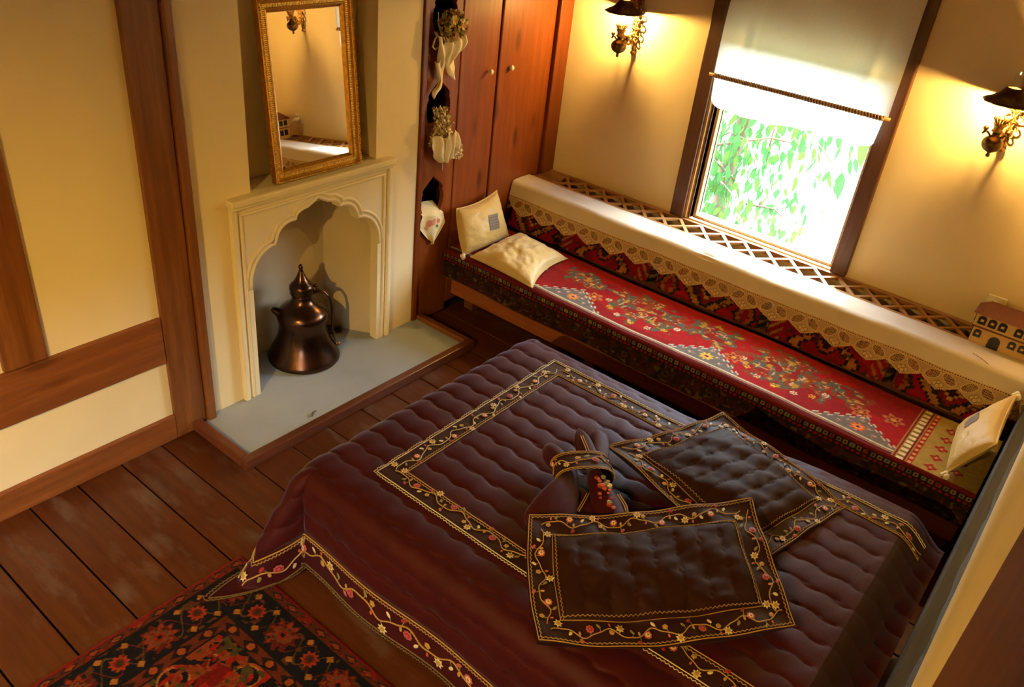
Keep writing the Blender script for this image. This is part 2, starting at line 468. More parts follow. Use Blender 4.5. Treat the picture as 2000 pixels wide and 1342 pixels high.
LEDGE = m_wood('olive_worn_ledge', (0.020, 0.015, 0.007), (0.050, 0.038, 0.018), 'y', 0.6, spec=0.3)
nl = 90
lv = []; lf = []
for i in range(nl):
    y = 0.55 + (YW - 0.56) * i / (nl - 1)
    w = 0.006 * math.sin(y * 9) + 0.004 * math.sin(y * 23 + 1)
    zt = 0.675 + 0.006 * math.sin(y * 5)
    lv += [(XR, y, zt + 0.012), (XR - 0.012 + w * 0.5, y, zt + 0.004), (XR - 0.047, y, zt), (XR - 0.056, y, zt - 0.012), (XR - 0.056, y, zt - 0.2), (XR, y, zt - 0.2)]
for i in range(nl - 1):
    for k in range(5): lf.append((i * 6 + k, (i + 1) * 6 + k, (i + 1) * 6 + k + 1, i * 6 + k + 1))
mk('beam', lv, lf, LEDGE, wall_right)
box('post', (XR - 0.022, XR), (0.25, 1.03), (0, H_CEIL), POST_Z, wall_right, 0.004)

# ---- window wall with the opening
wall_window = holed_plate('wall_window', [(-0.47, -0.1), (XR + 0.1, -0.1), (XR + 0.1, H_CEIL + 0.05), (-0.47, H_CEIL + 0.05)], [[(1.08, 0.745), (1.985, 0.745), (1.985, 1.86), (1.08, 1.86)]],
                          0.15, lambda a, b, d: (a, YW + d, b), PLASTER)
props(wall_window, kind='structure')
box('post', (0.957, 1.045), (YW - 0.035, YW + 0.02), (0.742, H_CEIL), DARKPOST, wall_window, 0.006)
box('post', (1.985, 2.072), (YW - 0.035, YW + 0.02), (0.742, H_CEIL), DARKPOST, wall_window, 0.006)
window_1 = props(thing('window_1', None, None, (1.53, YW, 0.745)), kind='structure')
SASH = m_wood('golden_sash', (0.30, 0.14, 0.035), (0.5, 0.26, 0.08), 'z', 0.35)
box('casing', (1.045, 1.062), (YW - 0.02, YW + 0.14), (0.745, 1.86), SASH, window_1, 0.003)
box('casing', (1.066, 1.080), (YW - 0.005, YW + 0.14), (0.745, 1.86), DARKPOST, window_1, 0.003)
box('sash_stile', (1.083, 1.103), (YW + 0.03, YW + 0.07), (0.75, 1.86), SASH, window_1, 0.003)
box('sash_stile', (1.962, 1.984), (YW + 0.03, YW + 0.07), (0.75, 1.86), SASH, window_1, 0.003)
box('sash_rail', (1.103, 1.962), (YW + 0.03, YW + 0.07), (1.83, 1.86), POST_X, window_1, 0.003)
box('sash_rail', (1.103, 1.962), (YW + 0.03, YW + 0.07), (0.746, 0.762), SASH, window_1, 0.003)
box('window_pane', (1.101, 1.964), (YW + 0.048, YW + 0.052), (0.76, 1.832), GLASS, window_1, 0)

# ---- cupboard wall: a board with three ogee openings and two doors
cab = thing('cupboard', 'orange pine built-in cupboard with two doors and pierced side board', 'cupboard', (0, 3.85, 0))
def ogee(cy, z0, z1, w):
    h = z1 - z0; p = []
    for t, ww in ((0.0, 0.72), (0.10, 0.85), (0.25, 0.97), (0.40, 1.0), (0.52, 0.95), (0.60, 0.84), (0.64, 0.90), (0.70, 0.86), (0.78, 0.66), (0.86, 0.40), (0.94, 0.16), (1.0, 0.0)):
        p.append((cy + ww * w / 2, z0 + h * t))
    return p + [(2 * cy - a, b) for a, b in reversed(p[:-1])]
holed_plate('pierced_board', [(3.243, 0.0), (3.508, 0.0), (3.508, H_CEIL), (3.243, H_CEIL)],
            [ogee(3.372, 1.72, 1.95, 0.185), ogee(3.356, 1.235, 1.475, 0.185), ogee(3.345, 0.70, 0.93, 0.185)], 0.03, lambda a, b, d: (-0.035 + d, a, b), CAB, cab, 0.003)
box('stile', (-0.04, 0.012), (3.203, 3.241), (0, H_CEIL), CABD, cab, 0.006)
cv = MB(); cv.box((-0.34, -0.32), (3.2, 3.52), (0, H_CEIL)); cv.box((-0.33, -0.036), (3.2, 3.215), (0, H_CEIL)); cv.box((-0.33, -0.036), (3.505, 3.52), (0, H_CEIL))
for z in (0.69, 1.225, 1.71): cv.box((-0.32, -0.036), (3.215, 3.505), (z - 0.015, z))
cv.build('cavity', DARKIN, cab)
for a, b, k in ((3.514, 3.836, 3.752), (3.843, 4.352, 3.94)):
    d = box('door', (-0.035, -0.004 if a < 3.6 else 0.004), (a, b), (0.05, H_CEIL), CAB, cab, 0.007)
    kb = MB(); kb.lathe([(0.004, 0), (0.006, 0.006), (0.006, 0.012), (0.013, 0.018), (0.016, 0.026), (0.013, 0.034), (0.005, 0.038)], (-0.004, k, 1.472), 16, (1, 0, 0)); kb.build('knob', WHITE_C, d, True)
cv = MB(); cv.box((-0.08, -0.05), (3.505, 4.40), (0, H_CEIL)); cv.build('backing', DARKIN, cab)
box('corner_post', (-0.05, 0.03), (4.357, YW), (0, H_CEIL), CABD, cab, 0.006)

# ================================================================== FIREPLACE
fire = thing('fireplace', 'cream plaster fireplace with a scalloped ogee arch and raised mouldings', 'fireplace', (0.0, 2.49, 0.0))
CY = 2.49
def arc(c, r, a0, a1, n=10, ry=None):
    ry = ry or r
    return [(c[0] + r * math.cos(math.radians(a0 + (a1 - a0) * i / n)), c[1] + ry * math.sin(math.radians(a0 + (a1 - a0) * i / n))) for i in range(n + 1)]
half = [(0.405, 0.0), (0.405, 0.62)] + arc((0.255, 0.645), 0.15, 0, 82, 10, 0.165)[0:] + [(0.262, 0.805), (0.252, 0.83)] + arc((0.16, 0.82), 0.09, 15, 85, 8, 0.085) + [(0.135, 0.905), (0.125, 0.93)]
half += [(0.10, 0.945), (0.06, 0.952), (0.03, 0.965), (0.0, 0.985)]
arch = [(CY + a, b + 0.03) for a, b in half] + [(CY - a, b + 0.03) for a, b in reversed(half[:-1])]
poly = [(1.998, 0.03), (1.998, 1.10), (2.982, 1.10), (2.982, 0.03)] + arch
holed_plate('surround', poly, [], 0.055, lambda a, b, d: (-0.035 + d, a, b), PLASTER_F, fire, 0.0)
def offset_path(pts, d):
    out = []
    for i, p in enumerate(pts):
        a = pts[max(i - 1, 0)]; b = pts[min(i + 1, len(pts) - 1)]
        tx, ty = b[0] - a[0], b[1] - a[1]; l = math.hypot(tx, ty) or 1
        out.append((p[0] + ty / l * d, p[1] - tx / l * d))
    return out
up = [p for p in arch if p[1] > 0.60]
for dd, rr in ((0.010, 0.008), (0.036, 0.009)):
    b = MB(); pp = offset_path(up, dd); b.tube([(0.019, y, z) for y, z in pp], rr, 8); b.build('arch_moulding', PLASTER_F, fire, True)
b = MB(); b.box((0.0, 0.034), (1.990, 2.022), (0.03, 1.10)); b.box((0.0, 0.030), (2.036, 2.052), (0.03, 1.05)); b.build('jamb_moulding', PLASTER_F, fire, bevel=0.008)
b = MB(); b.box((0.0, 0.034), (2.958, 2.990), (0.03, 1.10)); b.box((0.0, 0.030), (2.928, 2.944), (0.03, 1.05)); b.build('jamb_moulding', PLASTER_F, fire, bevel=0.008)
b = MB(); b.box((0.0, 0.030), (2.036, 2.944), (1.035, 1.05)); b.build('frieze_moulding', PLASTER_F, fire, bevel=0.006)
b = MB(); b.box((-0.14, 0.055), (1.985, 2.995), (1.092, 1.128)); b.box((0.0, 0.042), (1.990, 2.990), (1.072, 1.095)); b.build('mantel_shelf', PLASTER_F, fire, bevel=0.010)
# inner chamber
b = MB()
A = [(-0.035, 2.05), (-0.30, 2.20), (-0.30, 2.78), (-0.035, 2.93)]
v = [(x, y, z) for z in (0.02, 1.02) for x, y in A]
b.add(v, [(0, 1, 5, 4), (1, 2, 6, 5), (2, 3, 7, 6), (4, 5, 6, 7)])
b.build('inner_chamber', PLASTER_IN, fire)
b = MB(); b.box((-0.32, 0.40), (1.735, 3.245), (-0.02, 0.03)); b.build('hearth_slab', CONCRETE, fire, bevel=0.004)
b = MB(); b.box((0.400, 0.447), (1.690, 3.29), (0.0, 0.056)); b.build('kerb', KERBW, fire, bevel=0.006)
b = MB(); b.box((0.0, 0.399), (1.690, 1.735), (0.0, 0.056)); b.build('kerb', m_wood('kerb_wood_end', (0.10, 0.026, 0.010), (0.17, 0.05, 0.018), 'x', 0.4), fire, bevel=0.006)
b = MB(); b.box((0.0, 0.399), (3.245, 3.29), (0.0, 0.056)); b.build('kerb', POST_X, fire, bevel=0.006)

# ---- charred lumps behind the jug
for i, (x, y, r) in enumerate(((-0.215, 2.74, 0.030), (-0.19, 2.785, 0.022))):
    lab = ('larger charred lump in the fireplace corner behind the copper jug', 'smaller charred lump beside the jamb behind the copper jug')[i]
    b = MB(); b.ball((x, y, 0.03 + r * 0.8), r, 9, 6, (1.1, 0.9, 0.8))
    b.v = [(p[0] + random.uniform(-.004, .004), p[1] + random.uniform(-.004, .004), p[2] + random.uniform(-.003, .003)) for p in b.v]
    props(b.build('charcoal_lump', DARKIN, loc=(x, y, 0.03)), lab, 'charcoal', 'charred lumps in the fireplace')
b = MB(); b.tube([(0.355, 2.145, 0.036), (0.34, 2.165, 0.040), (0.332, 2.19, 0.036)], [0.004, 0.005, 0.003], 6)
props(b.build('twig', BARK, loc=(0.345, 2.165, 0.031)), 'tiny dark twig lying on the hearth near the kerb', 'twig')

# ================================================================== COPPER JUG
JX, JY, JZ = -0.115, 2.475, 0.03
jug = thing('copper_jug', 'dark copper lidded jug with flared base standing on the hearth', 'jug', (JX, JY, JZ))
b = MB(); b.lathe([(0.02, 0.0), (0.180, 0.0), (0.196, 0.006), (0.198, 0.02), (0.190, 0.035), (0.178, 0.06), (0.156, 0.10), (0.140, 0.14), (0.131, 0.18), (0.127, 0.215), (0.130, 0.225), (0.130, 0.235), (0.138, 0.262), (0.136, 0.285), (0.124, 0.305), (0.102, 0.325), (0.074, 0.345), (0.056, 0.37), (0.053, 0.39), (0.055, 0.398), (0.02, 0.399)], (JX, JY, JZ), 48); b.build('body', COPPER, jug, True)
b = MB(); b.lathe([(0.02, 0.400), (0.060, 0.400), (0.064, 0.408), (0.060, 0.418), (0.066, 0.432), (0.065, 0.447), (0.056, 0.460), (0.042, 0.474), (0.030, 0.494), (0.020, 0.516), (0.013, 0.535), (0.009, 0.548), (0.013, 0.556), (0.013, 0.564), (0.004, 0.575), (0.001, 0.577)], (JX, JY, JZ), 40); lid = b.build('lid', COPPER, jug, True)
hd = Vector((math.cos(math.radians(62)), math.sin(math.radians(62)), 0)); side = Vector((-hd.y, hd.x, 0))
hp = [(0.050, 0.395), (0.085, 0.412), (0.120, 0.400), (0.148, 0.36), (0.160, 0.30), (0.160, 0.23), (0.160, 0.16), (0.168, 0.10), (0.186, 0.055)]
hv = []; hf = []
for i, (r, z) in enumerate(hp):
    wd = 0.014 + 0.004 * math.sin(i)
    p = Vector((JX, JY, JZ + z)) + hd * r
    a = hp[max(i - 1, 0)]; c = hp[min(i + 1, len(hp) - 1)]; t = (hd * (c[0] - a[0]) + Vector((0, 0, c[1] - a[1]))).normalized(); n = t.cross(side).normalized() * 0.004
    hv += [p + side * wd + n, p - side * wd + n, p - side * wd - n, p + side * wd - n]
for i in range(len(hp) - 1):
    for k in range(4): hf.append((i * 4 + k, i * 4 + (k + 1) % 4, (i + 1) * 4 + (k + 1) % 4, (i + 1) * 4 + k))
hf += [(0, 1, 2, 3), tuple(4 * (len(hp) - 1) + k for k in (3, 2, 1, 0))]
h = mk('handle', hv, hf, COPPER, jug, True)
b = MB(); b.ball(Vector((JX, JY, JZ + 0.055)) + hd * 0.195, 0.012, 10, 6); b.build('rivet', BRASS, h, True)
b = MB(); b.tube([Vector((JX, JY, JZ + 0.425)) + hd * 0.060 + side * s for s in (-0.02, 0.02)], 0.009, 8); b.ball(Vector((JX, JY, JZ + 0.44)) + hd * 0.075, 0.011, 8, 6); b.build('hinge', COPPER, lid, True)
# pouring lip on the other side of the shoulder
b = MB(); b.tube([Vector((JX, JY, JZ + z)) - hd * r for r, z in ((0.10, 0.285), (0.128, 0.30), (0.150, 0.318), (0.158, 0.325))], [0.03, 0.024, 0.017, 0.012], 10); b.build('spout', COPPER, jug, True)

# ================================================================== MIRROR
tilt = math.radians(5.5); yaw = math.radians(-0.5)
MN = Vector((math.cos(tilt) * math.cos(yaw), math.cos(tilt) * math.sin(yaw), math.sin(tilt)))
MR = Vector((-math.sin(yaw), math.cos(yaw), 0)); MU = MN.cross(MR)
MO = Vector((0.0, 2.530, 1.130))      # bottom centre, front of the frame
MW, MH = 0.262, 0.81
mir = thing('mirror', 'tall mirror in a gilt beaded frame leaning on the mantel', 'mirror', tuple(MO))
def mp(a, h, d): return MO + MR * a + MU * h + MN * (d - 0.035)
fw = 0.062
prof = [(0.0, 0.0), (0.0, 0.035), (0.006, 0.042), (0.012, 0.034), (0.024, 0.026), (0.034, 0.022), (0.040, 0.030), (0.048, 0.026), (0.056, 0.018), (fw, 0.010), (fw, 0.0)]
corners = [(-1, 0), (1, 0), (1, 1), (-1, 1)]
def ringpt(ci, ins, d):
    sx, sz = corners[ci]
    return mp(sx * (MW - ins), ins if sz == 0 else MH - ins, d)
for s in range(4):
    b = MB(); n = len(prof); e = (s + 1) % 4
    v = [ringpt(s, i_, d) for i_, d in prof] + [ringpt(e, i_, d) for i_, d in prof]
    b.add(v, [(k, k + 1, n + k + 1, n + k) for k in range(n - 1)] + [tuple(range(n)), tuple(range(2 * n - 1, n - 1, -1))])
    fo = b.build('frame_side', GOLD, mir)
    # beading
    b = MB(); p0 = ringpt(s, 0.007, 0.041); p1 = ringpt(e, 0.007, 0.041); L = (p1 - p0).length; nb_ = int(L / 0.011)
    for k in range(nb_):
        b.ball(p0.lerp(p1, (k + 0.5) / nb_), 0.0048, 6, 4)
    p0 = ringpt(s, 0.029, 0.024); p1 = ringpt(e, 0.029, 0.024); L = (p1 - p0).length; nb_ = int(L / 0.008)
    dirv = (p1 - p0).normalized(); crs = dirv.cross(MN)
    for k in range(nb_):
        b.obox(p0.lerp(p1, (k + 0.5) / nb_), dirv * 0.0022, crs * 0.010, MN * 0.003)
    b.build('beading', GOLD_D, fo, False)
b = MB(); c = MO + MU * (MH / 2) + MN * (0.009 - 0.035); b.obox(c, MR * (MW - fw + 0.004), MU * (MH / 2 - fw + 0.004), MN * 0.002); b.build('mirror_glass', MIRROR, mir)
b = MB(); c = MO + MU * (MH / 2) + MN * (0.003 - 0.035); b.obox(c, MR * (MW - 0.004), MU * (MH / 2 - 0.004), MN * 0.003); b.build('backboard', POST_Z, mir)

# ================================================================== WALL LAMPS
def make_lamp(loc, label):
    """oil-style bracket lamp; loc = point of the back plate on the wall"""
    X, Y, Z = loc
    L = thing('wall_lamp', label, 'lamp', loc, 'brass wall lamps by the window')
    yf = Y - 0.135                       # axis of the burner
    xf = X - 0.03
    # lacy back plate
    b = MB()
    def curl(cx, cz, r, a0, turns, sgn, y=Y - 0.012, w=0.0042):
        pts = []
        for i in range(22):
            t = i / 21; a = a0 + sgn * turns * 2 * PI * t; rr = r * (1 - 0.78 * t)
            pts.append((cx + rr * math.cos(a), y - 0.014 * math.sin(PI * t), cz + rr * math.sin(a)))
        b.tube(pts, w, 6)
    for s in (-1, 1):
        for k, (dx, dz, r) in enumerate(((0.018, 0.115, 0.020), (0.024, 0.072, 0.024), (0.026, 0.025, 0.026), (0.024, -0.022, 0.022), (0.014, 0.150, 0.014), (0.016, -0.058, 0.015))):
            curl(X + s * dx, Z + dz, r, PI / 2, 1.1, s)
            curl(X + s * dx * 0.5, Z + dz + 0.018, r * 0.6, -PI / 2, 0.9, -s)
    b.tube([(X, Y - 0.010, Z + z) for z in (-0.10, -0.05, 0, 0.05, 0.10, 0.16, 0.185)], [0.008, 0.011, 0.013, 0.012, 0.010, 0.008, 0.003], 8)
    b.ball((X, Y - 0.012, Z - 0.105), 0.014, 10, 8, (1, 0.8, 1.3))
    b.ball((X, Y - 0.012, Z - 0.130), 0.018, 10, 8, (1, 0.9, 0.8))
    b.build('back_plate', BRASS, L, True)
    # arm
    b = MB()
    pts = []
    for i in range(25):
        t = i / 24
        pts.append((X + (xf - X) * t, Y - 0.015 + (yf + 0.03 - Y + 0.015) * t, Z - 0.045 - 0.045 * math.sin(PI * t) + 0.02 * t))
    b.tube(pts, 0.0075, 8)
    for s in (0.35, 0.75):
        c = Vector((X + (xf - X) * s, Y + (yf - Y) * s, Z - 0.04))
        b.tube([(c.x, c.y + 0.024 * math.cos(a) * (1 - i / 40), c.z - 0.012 + 0.024 * math.sin(a) * (1 - i / 40)) for i, a in enumerate(np.linspace(0, 1.7 * PI, 24))], 0.005, 6)
    b.build('arm', BRASS, L, True)
    # oil font with its finial and side curls
    b = MB(); b.lathe([(0.001, -0.150), (0.008, -0.147), (0.010, -0.139), (0.006, -0.131), (0.012, -0.126), (0.030, -0.117), (0.042, -0.103), (0.046, -0.088), (0.044, -0.073), (0.033, -0.060), (0.020, -0.053), (0.016, -0.044), (0.018, -0.036)], (xf, yf, Z), 28)
    fo = b.build('font', BRONZE, L, True)
    for s in (-1, 1):
        b = MB()
        b.tube([(xf + s * (0.020 + 0.036 * math.sin(t * PI * 0.8)), yf, Z - 0.058 + 0.026 * t + 0.012 * math.sin(t * 7)) for t in np.linspace(0, 1, 14)], 0.005, 6)
        b.ball((xf + s * 0.050, yf, Z - 0.026), 0.012, 9, 6)
        b.build('scroll_handle', BRASS, fo, True)
    b = MB(); b.lathe([(0.016, -0.038), (0.026, -0.030), (0.019, -0.020), (0.022, -0.006), (0.030, 0.004), (0.022, 0.010), (0.022, 0.016)], (xf, yf, Z), 24)
    for k in range(14):
        a = 2 * PI * k / 14
        b.tube([(xf + 0.022 * math.cos(a), yf + 0.022 * math.sin(a), Z + 0.012), (xf + 0.032 * math.cos(a), yf + 0.032 * math.sin(a), Z + 0.026), (xf + 0.029 * math.cos(a), yf + 0.029 * math.sin(a), Z + 0.036)], 0.004, 5)
    b.build('gallery', BRASS, L, True)
    # glass chimney, glowing bulb, metal shade
    b = MB(); b.lathe([(0.020, 0.016), (0.030, 0.040), (0.036, 0.065), (0.033, 0.09), (0.024, 0.125), (0.021, 0.17), (0.020, 0.24), (0.0185, 0.24), (0.0195, 0.17), (0.0225, 0.125), (0.0315, 0.09), (0.0345, 0.065), (0.0285, 0.040), (0.018, 0.016)], (xf, yf, Z), 24); b.build('glass_chimney', GLASS, L, True)
    b = MB(); b.ball((xf, yf, Z + 0.092), 0.0135, 14, 10); b.build('bulb', BULB, L, True)
    pr = [(0.108, 0.082), (0.110, 0.086), (0.098, 0.094), (0.078, 0.104), (0.056, 0.120), (0.042, 0.138), (0.034, 0.150), (0.027, 0.151), (0.027, 0.148), (0.034, 0.146), (0.041, 0.135), (0.055, 0.116), (0.077, 0.100), (0.098, 0.090)]
    seg = 40; v = []
    for r, z in pr:
        for k in range(seg):
            a = 2 * PI * k / seg
            w = 1 + 0.035 * math.cos(a * 10) * max(0, (r - 0.05) / 0.06)
            v.append((xf + r * w * math.cos(a), yf + r * w * math.sin(a), Z + z + 0.016))
    n = len(pr)
    f = [(i * seg + k, i * seg + (k + 1) % seg, ((i + 1) % n) * seg + (k + 1) % seg, ((i + 1) % n) * seg + k) for i in range(n) for k in range(seg)]
    mk('shade', v, f, BRONZE, L, True)
    return L
make_lamp((0.497, YW, 1.735), 'ornate brass wall lamp left of the window, beside the cupboard')
make_lamp((2.552, YW, 1.735), 'ornate brass wall lamp right of the window, above the model house')

# ---- hanging lamp behind the camera; its light draws the jug's second shadow
PX, PY, PZ = 2.25, -1.3, 2.62
pend = thing('pendant_lamp', 'brass pendant lamp with a wide shade hanging from the ceiling behind', 'lamp', (PX, PY, PZ))
b = MB(); b.lathe([(0.05, H_CEIL - 0.02), (0.055, H_CEIL - 0.012), (0.05, H_CEIL - 0.001)], (PX, PY, 0), 20); b.build('ceiling_rose', BRASS, pend, True)
b = MB(); b.tube([(PX, PY, PZ + 0.13), (PX, PY, H_CEIL - 0.015)], 0.006, 8); b.build('rod', BRASS, pend, True)
pr = [(0.16, -0.062), (0.163, -0.058), (0.14, 0.01), (0.10, 0.06), (0.05, 0.095), (0.012, 0.13), (0.008, 0.126), (0.046, 0.091), (0.096, 0.056), (0.136, 0.006), (0.158, -0.060)]
v = []; seg = 40
for r, z in pr:
    for k in range(seg): a = 2 * PI * k / seg; v.append((PX + r * math.cos(a), PY + r * math.sin(a), PZ + z))
n = len(pr); mk('shade', v, [(i * seg + k, i * seg + (k + 1) % seg, ((i + 1) % n) * seg + (k + 1) % seg, ((i + 1) % n) * seg + k) for i in range(n) for k in range(seg)], BRONZE, pend, True)
b = MB(); b.ball((PX, PY, PZ - 0.005), 0.035, 16, 10); b.build('bulb', PBULB, pend, True)

# ================================================================== CARPET PAINTING (wool colours woven into the pieces)
def clear_canvas(n, c):
    return np.tile(lin(c), (n, 1))
def put(col, mask, c, k=1.0):
    m = np.clip(np.asarray(mask, dtype=float), 0, 1)[:, None] * k
    col[:] = col * (1 - m) + lin(c) * m
def vnoise(x, y, s, seed=0):
    """smooth value noise on points"""
    r = np.random.default_rng(seed); T = r.random((64, 64))
    xs = x * s; ys = y * s
    xi = np.floor(xs).astype(int); yi = np.floor(ys).astype(int); fx = xs - xi; fy = ys - yi
    fx = fx * fx * (3 - 2 * fx); fy = fy * fy * (3 - 2 * fy)
    g = lambda a, b: T[a % 64, b % 64]
    return (g(xi, yi) * (1 - fx) + g(xi + 1, yi) * fx) * (1 - fy) + (g(xi, yi + 1) * (1 - fx) + g(xi + 1, yi + 1) * fx) * fy
def rosette(x, y, cx, cy, r, n=8, k=0.22, ph=0.0):
    dx = x - cx; dy = y - cy; d = np.hypot(dx, dy); a = np.arctan2(dy, dx)
    return d / (r * (1 - k + k * np.cos(n * a + ph)))
def flower(col, x, y, cx, cy, r, c_out, c_in, c_mid, n=8):
    q = rosette(x, y, cx, cy, r, n)
    put(col, q < 1.0, c_out); put(col, q < 0.62, c_in); put(col, q < 0.32, c_mid)

# ================================================================== DIVAN
SEAT_Z, SEAT_YF, SEAT_YB = 0.445, 3.455, 3.93
div = thing('divan', 'low built-in wooden divan running under the window', 'divan', (1.6, 3.8, 0))
b = MB(); b.box((0.06, 3.10), (3.53, 4.10), (0.36, 0.40)); b.build('seat_board', POST_X, div, bevel=0.004)
box('apron', (0.06, 3.10), (3.485, 3.51), (0.15, 0.385), m_wood('orange_apron', (0.20, 0.05, 0.010), (0.32, 0.09, 0.02), 'x', 0.45), div, 0.004)
for x in (0.10, 1.05, 2.05, 3.05): box('leg', (x - 0.035, x + 0.035), (3.62, 3.69), (0.0, 0.36), POST_Z, div, 0.004)
for x in (0.10, 1.05, 2.05, 3.05): box('leg', (x - 0.035, x + 0.035), (3.95, 4.02), (0.0, 0.36), POST_Z, div, 0.004)
box('back_panel', (0.03, 3.105), (4.13, 4.15), (0.0, 0.52), POST_X, div, 0.003)

# ---- seat carpet: one woven piece over the mattress and down the front
def seat_colour(x, y, s):
    """x along the divan, y depth on the top, s = distance down the front (0 on the top)"""
    n = len(x); col = clear_canvas(n, (150, 10, 12))
    ab = vnoise(x, y * 2, 3, 1); put(col, ab > 0.55, (120, 8, 10), 0.6)
    fr = y - SEAT_YF                                   # distance from the front edge on the top
    # tan and rust floral sprays over the red ground
    for i, (cx, cy, r) in enumerate(((0.42, 3.74, 0.13), (1.28, 3.74, 0.17), (2.12, 3.74, 0.17), (0.82, 3.80, 0.10), (1.68, 3.80, 0.11), (2.42, 3.80, 0.09))):
        wob = vnoise(x, y, 26, 3 + i) - 0.5
        d = np.hypot((x - cx) / 1.35, (y - cy)) / r + wob * 1.0
        put(col, d < 1.0, (120, 60, 22), 0.75); put(col, (d < 1.0) & (vnoise(x, y, 30, 11) > 0.50), (84, 80, 62))
        put(col, (d < 0.8) & (vnoise(x, y, 36, 21) > 0.70), (170, 122, 34)); put(col, (d < 0.75) & (np.abs(vnoise(x, y, 34, 31) - 0.5) < 0.035), (196, 150, 112))
        put(col, (d < 0.45) & (vnoise(x, y, 26, 41) > 0.55), (128, 18, 12))
        if r > 0.12:
            for k in range(7):
                a = PI + 0.25 + k * 0.44; fx = cx + 1.35 * r * math.cos(a); fy = cy + r * math.sin(a)
                flower(col, x, y, fx, fy, 0.020, (210, 168, 40) if k % 2 else (220, 200, 170), (150, 40, 20), (230, 190, 80), 6)
    for cx, cy in ((2.52, 3.70), (0.98, 3.66), (1.86, 3.66), (2.66, 3.76)):
        flower(col, x, y, cx, cy, 0.055, (176, 100, 50), (120, 22, 14), (200, 140, 60), 6)
    # grey spandrels along the front with one orange flower each
    for i, cx in enumerate((0.90, 1.75, 2.55)):
        h = 0.17 - np.abs(x - cx) * 0.85 + 0.012 * np.sign(np.sin(x * 150))
        m = (fr > 0.045) & (fr - 0.045 < h)
        put(col, (fr > 0.045) & (fr - 0.045 < h + 0.010), (206, 190, 160)); put(col, m, (106, 98, 92))
        flower(col, x, y, cx, SEAT_YF + 0.105, 0.040, ((222, 120, 30), (226, 180, 40), (226, 96, 30))[i], (236, 150, 60), (70, 40, 90), 8)
        for dx, dy in ((-0.085, 0.03), (0.085, 0.03), (-0.05, 0.075), (0.05, 0.075), (0.0, 0.125)):
            flower(col, x, y, cx + dx, SEAT_YF + 0.055 + dy, 0.013, (190, 150, 130), (130, 30, 30), (220, 200, 160), 5)
    # border stripes on the top near the front edge
    put(col, fr < 0.045, (90, 10, 12)); put(col, (fr > 0.036) & (fr < 0.045), (196, 180, 150)); put(col, (fr > 0.024) & (fr < 0.030), (160, 140, 110))
    # right end: stripes and the tan end border
    put(col, x > 2.74, (160, 132, 60)); put(col, (x > 2.745) & (x < 2.755), (120, 16, 14))
    ph = np.mod(y, 0.042) / 0.042
    put(col, (x > 2.757) & (x < 2.79), (120, 100, 50)); put(col, (x > 2.759) & (x < 2.788) & (np.abs(ph - .5) < .3), (220, 200, 150))
    put(col, (x > 2.79) & (x < 2.80), (110, 14, 12)); put(col, (x > 2.802) & (x < 2.826), (150, 20, 14)); put(col, (x > 2.806) & (x < 2.822) & (np.abs(ph - .5) < .25), (205, 150, 90))
    tz = (x > 2.835)
    for k in range(10):
        flower(col, x, y, 2.90 + 0.10 * (k % 2), 3.50 + 0.047 * k, 0.030, (140, 20, 16), (170, 40, 26), (190, 150, 80), 4)
    # the hanging front: dark brown with a row of bright guard flowers at the top edge
    f = s > 0
    put(col, f, (34, 18, 10))
    put(col, f & (s < 0.008), (104, 22, 18))
    k = np.floor(x / 0.032).astype(int); px = np.mod(x, 0.032) / 0.032
    bead = (np.abs(px - 0.5) < 0.33) & (s > 0.010) & (s < 0.034)
    pal = [(112, 108, 88), (140, 108, 32), (128, 50, 20), (100, 94, 84), (146, 120, 40)]
    for q, c in enumerate(pal): put(col, bead & (np.mod(k, 5) == q), c)
    put(col, bead & (np.abs(px - 0.5) < 0.13) & (s > 0.016) & (s < 0.028), (50, 20, 40))
    dots = (np.abs(np.mod(x, 0.026) / 0.026 - 0.5) < 0.28) & (s > 0.042) & (s < 0.056); put(col, dots, (132, 24, 16))
    low = f & (s > 0.065)
    put(col, low & (vnoise(x, s, 34, 51) > 0.62), (56, 29, 14)); put(col, low & (vnoise(x, s, 44, 52) > 0.70), (66, 18, 12)); put(col, low & (vnoise(x, s, 50, 55) > 0.80), (84, 62, 32))
    for k in range(24):
        flower(col, x, s, 0.07 + 0.128 * k, 0.118, 0.036, (44, 24, 14), (74, 20, 14) if k % 2 else (70, 50, 26), (20, 18, 20), 7)
    put(col, (s <= 0) & (fr < 0), (34, 18, 10))
    put(col, s > 0.178, (112, 58, 26))
    return np.clip(col * (0.85 + 0.3 * vnoise(x, y + s, 60, 61))[:, None], 0, 1)

nu = 620; xs = np.linspace(0.015, 3.105, nu)
path = []                                             # (y, z, s, ytex)
for t in np.linspace(0, 1, 88): path.append((SEAT_YB + 0.06 - (SEAT_YB + 0.06 - SEAT_YF - 0.02) * t, SEAT_Z, 0.0, SEAT_YB + 0.06 - (SEAT_YB + 0.06 - SEAT_YF) * t))
for t in np.linspace(0.2, 1, 5):
    a = t * PI / 2; path.append((SEAT_YF + 0.02 - 0.02 * math.sin(a), SEAT_Z - 0.02 + 0.02 * math.cos(a), t * 0.008, SEAT_YF))
for t in np.linspace(0.03, 1, 40): path.append((SEAT_YF - 0.006 * t, SEAT_Z - 0.02 - 0.162 * t, 0.008 + 0.175 * t, SEAT_YF))
path = np.array(path); nv = len(path)
X, J = np.meshgrid(xs, np.arange(nv), indexing='ij'); X = X.ravel(); J = J.ravel()
Yp = path[J, 0].copy(); Zp = path[J, 1].copy(); S = path[J, 2]; YT = path[J, 3]
Zp += 0.006 * np.sin(X * 4.0) * (S == 0) + 0.004 * vnoise(X, Yp, 6, 70)
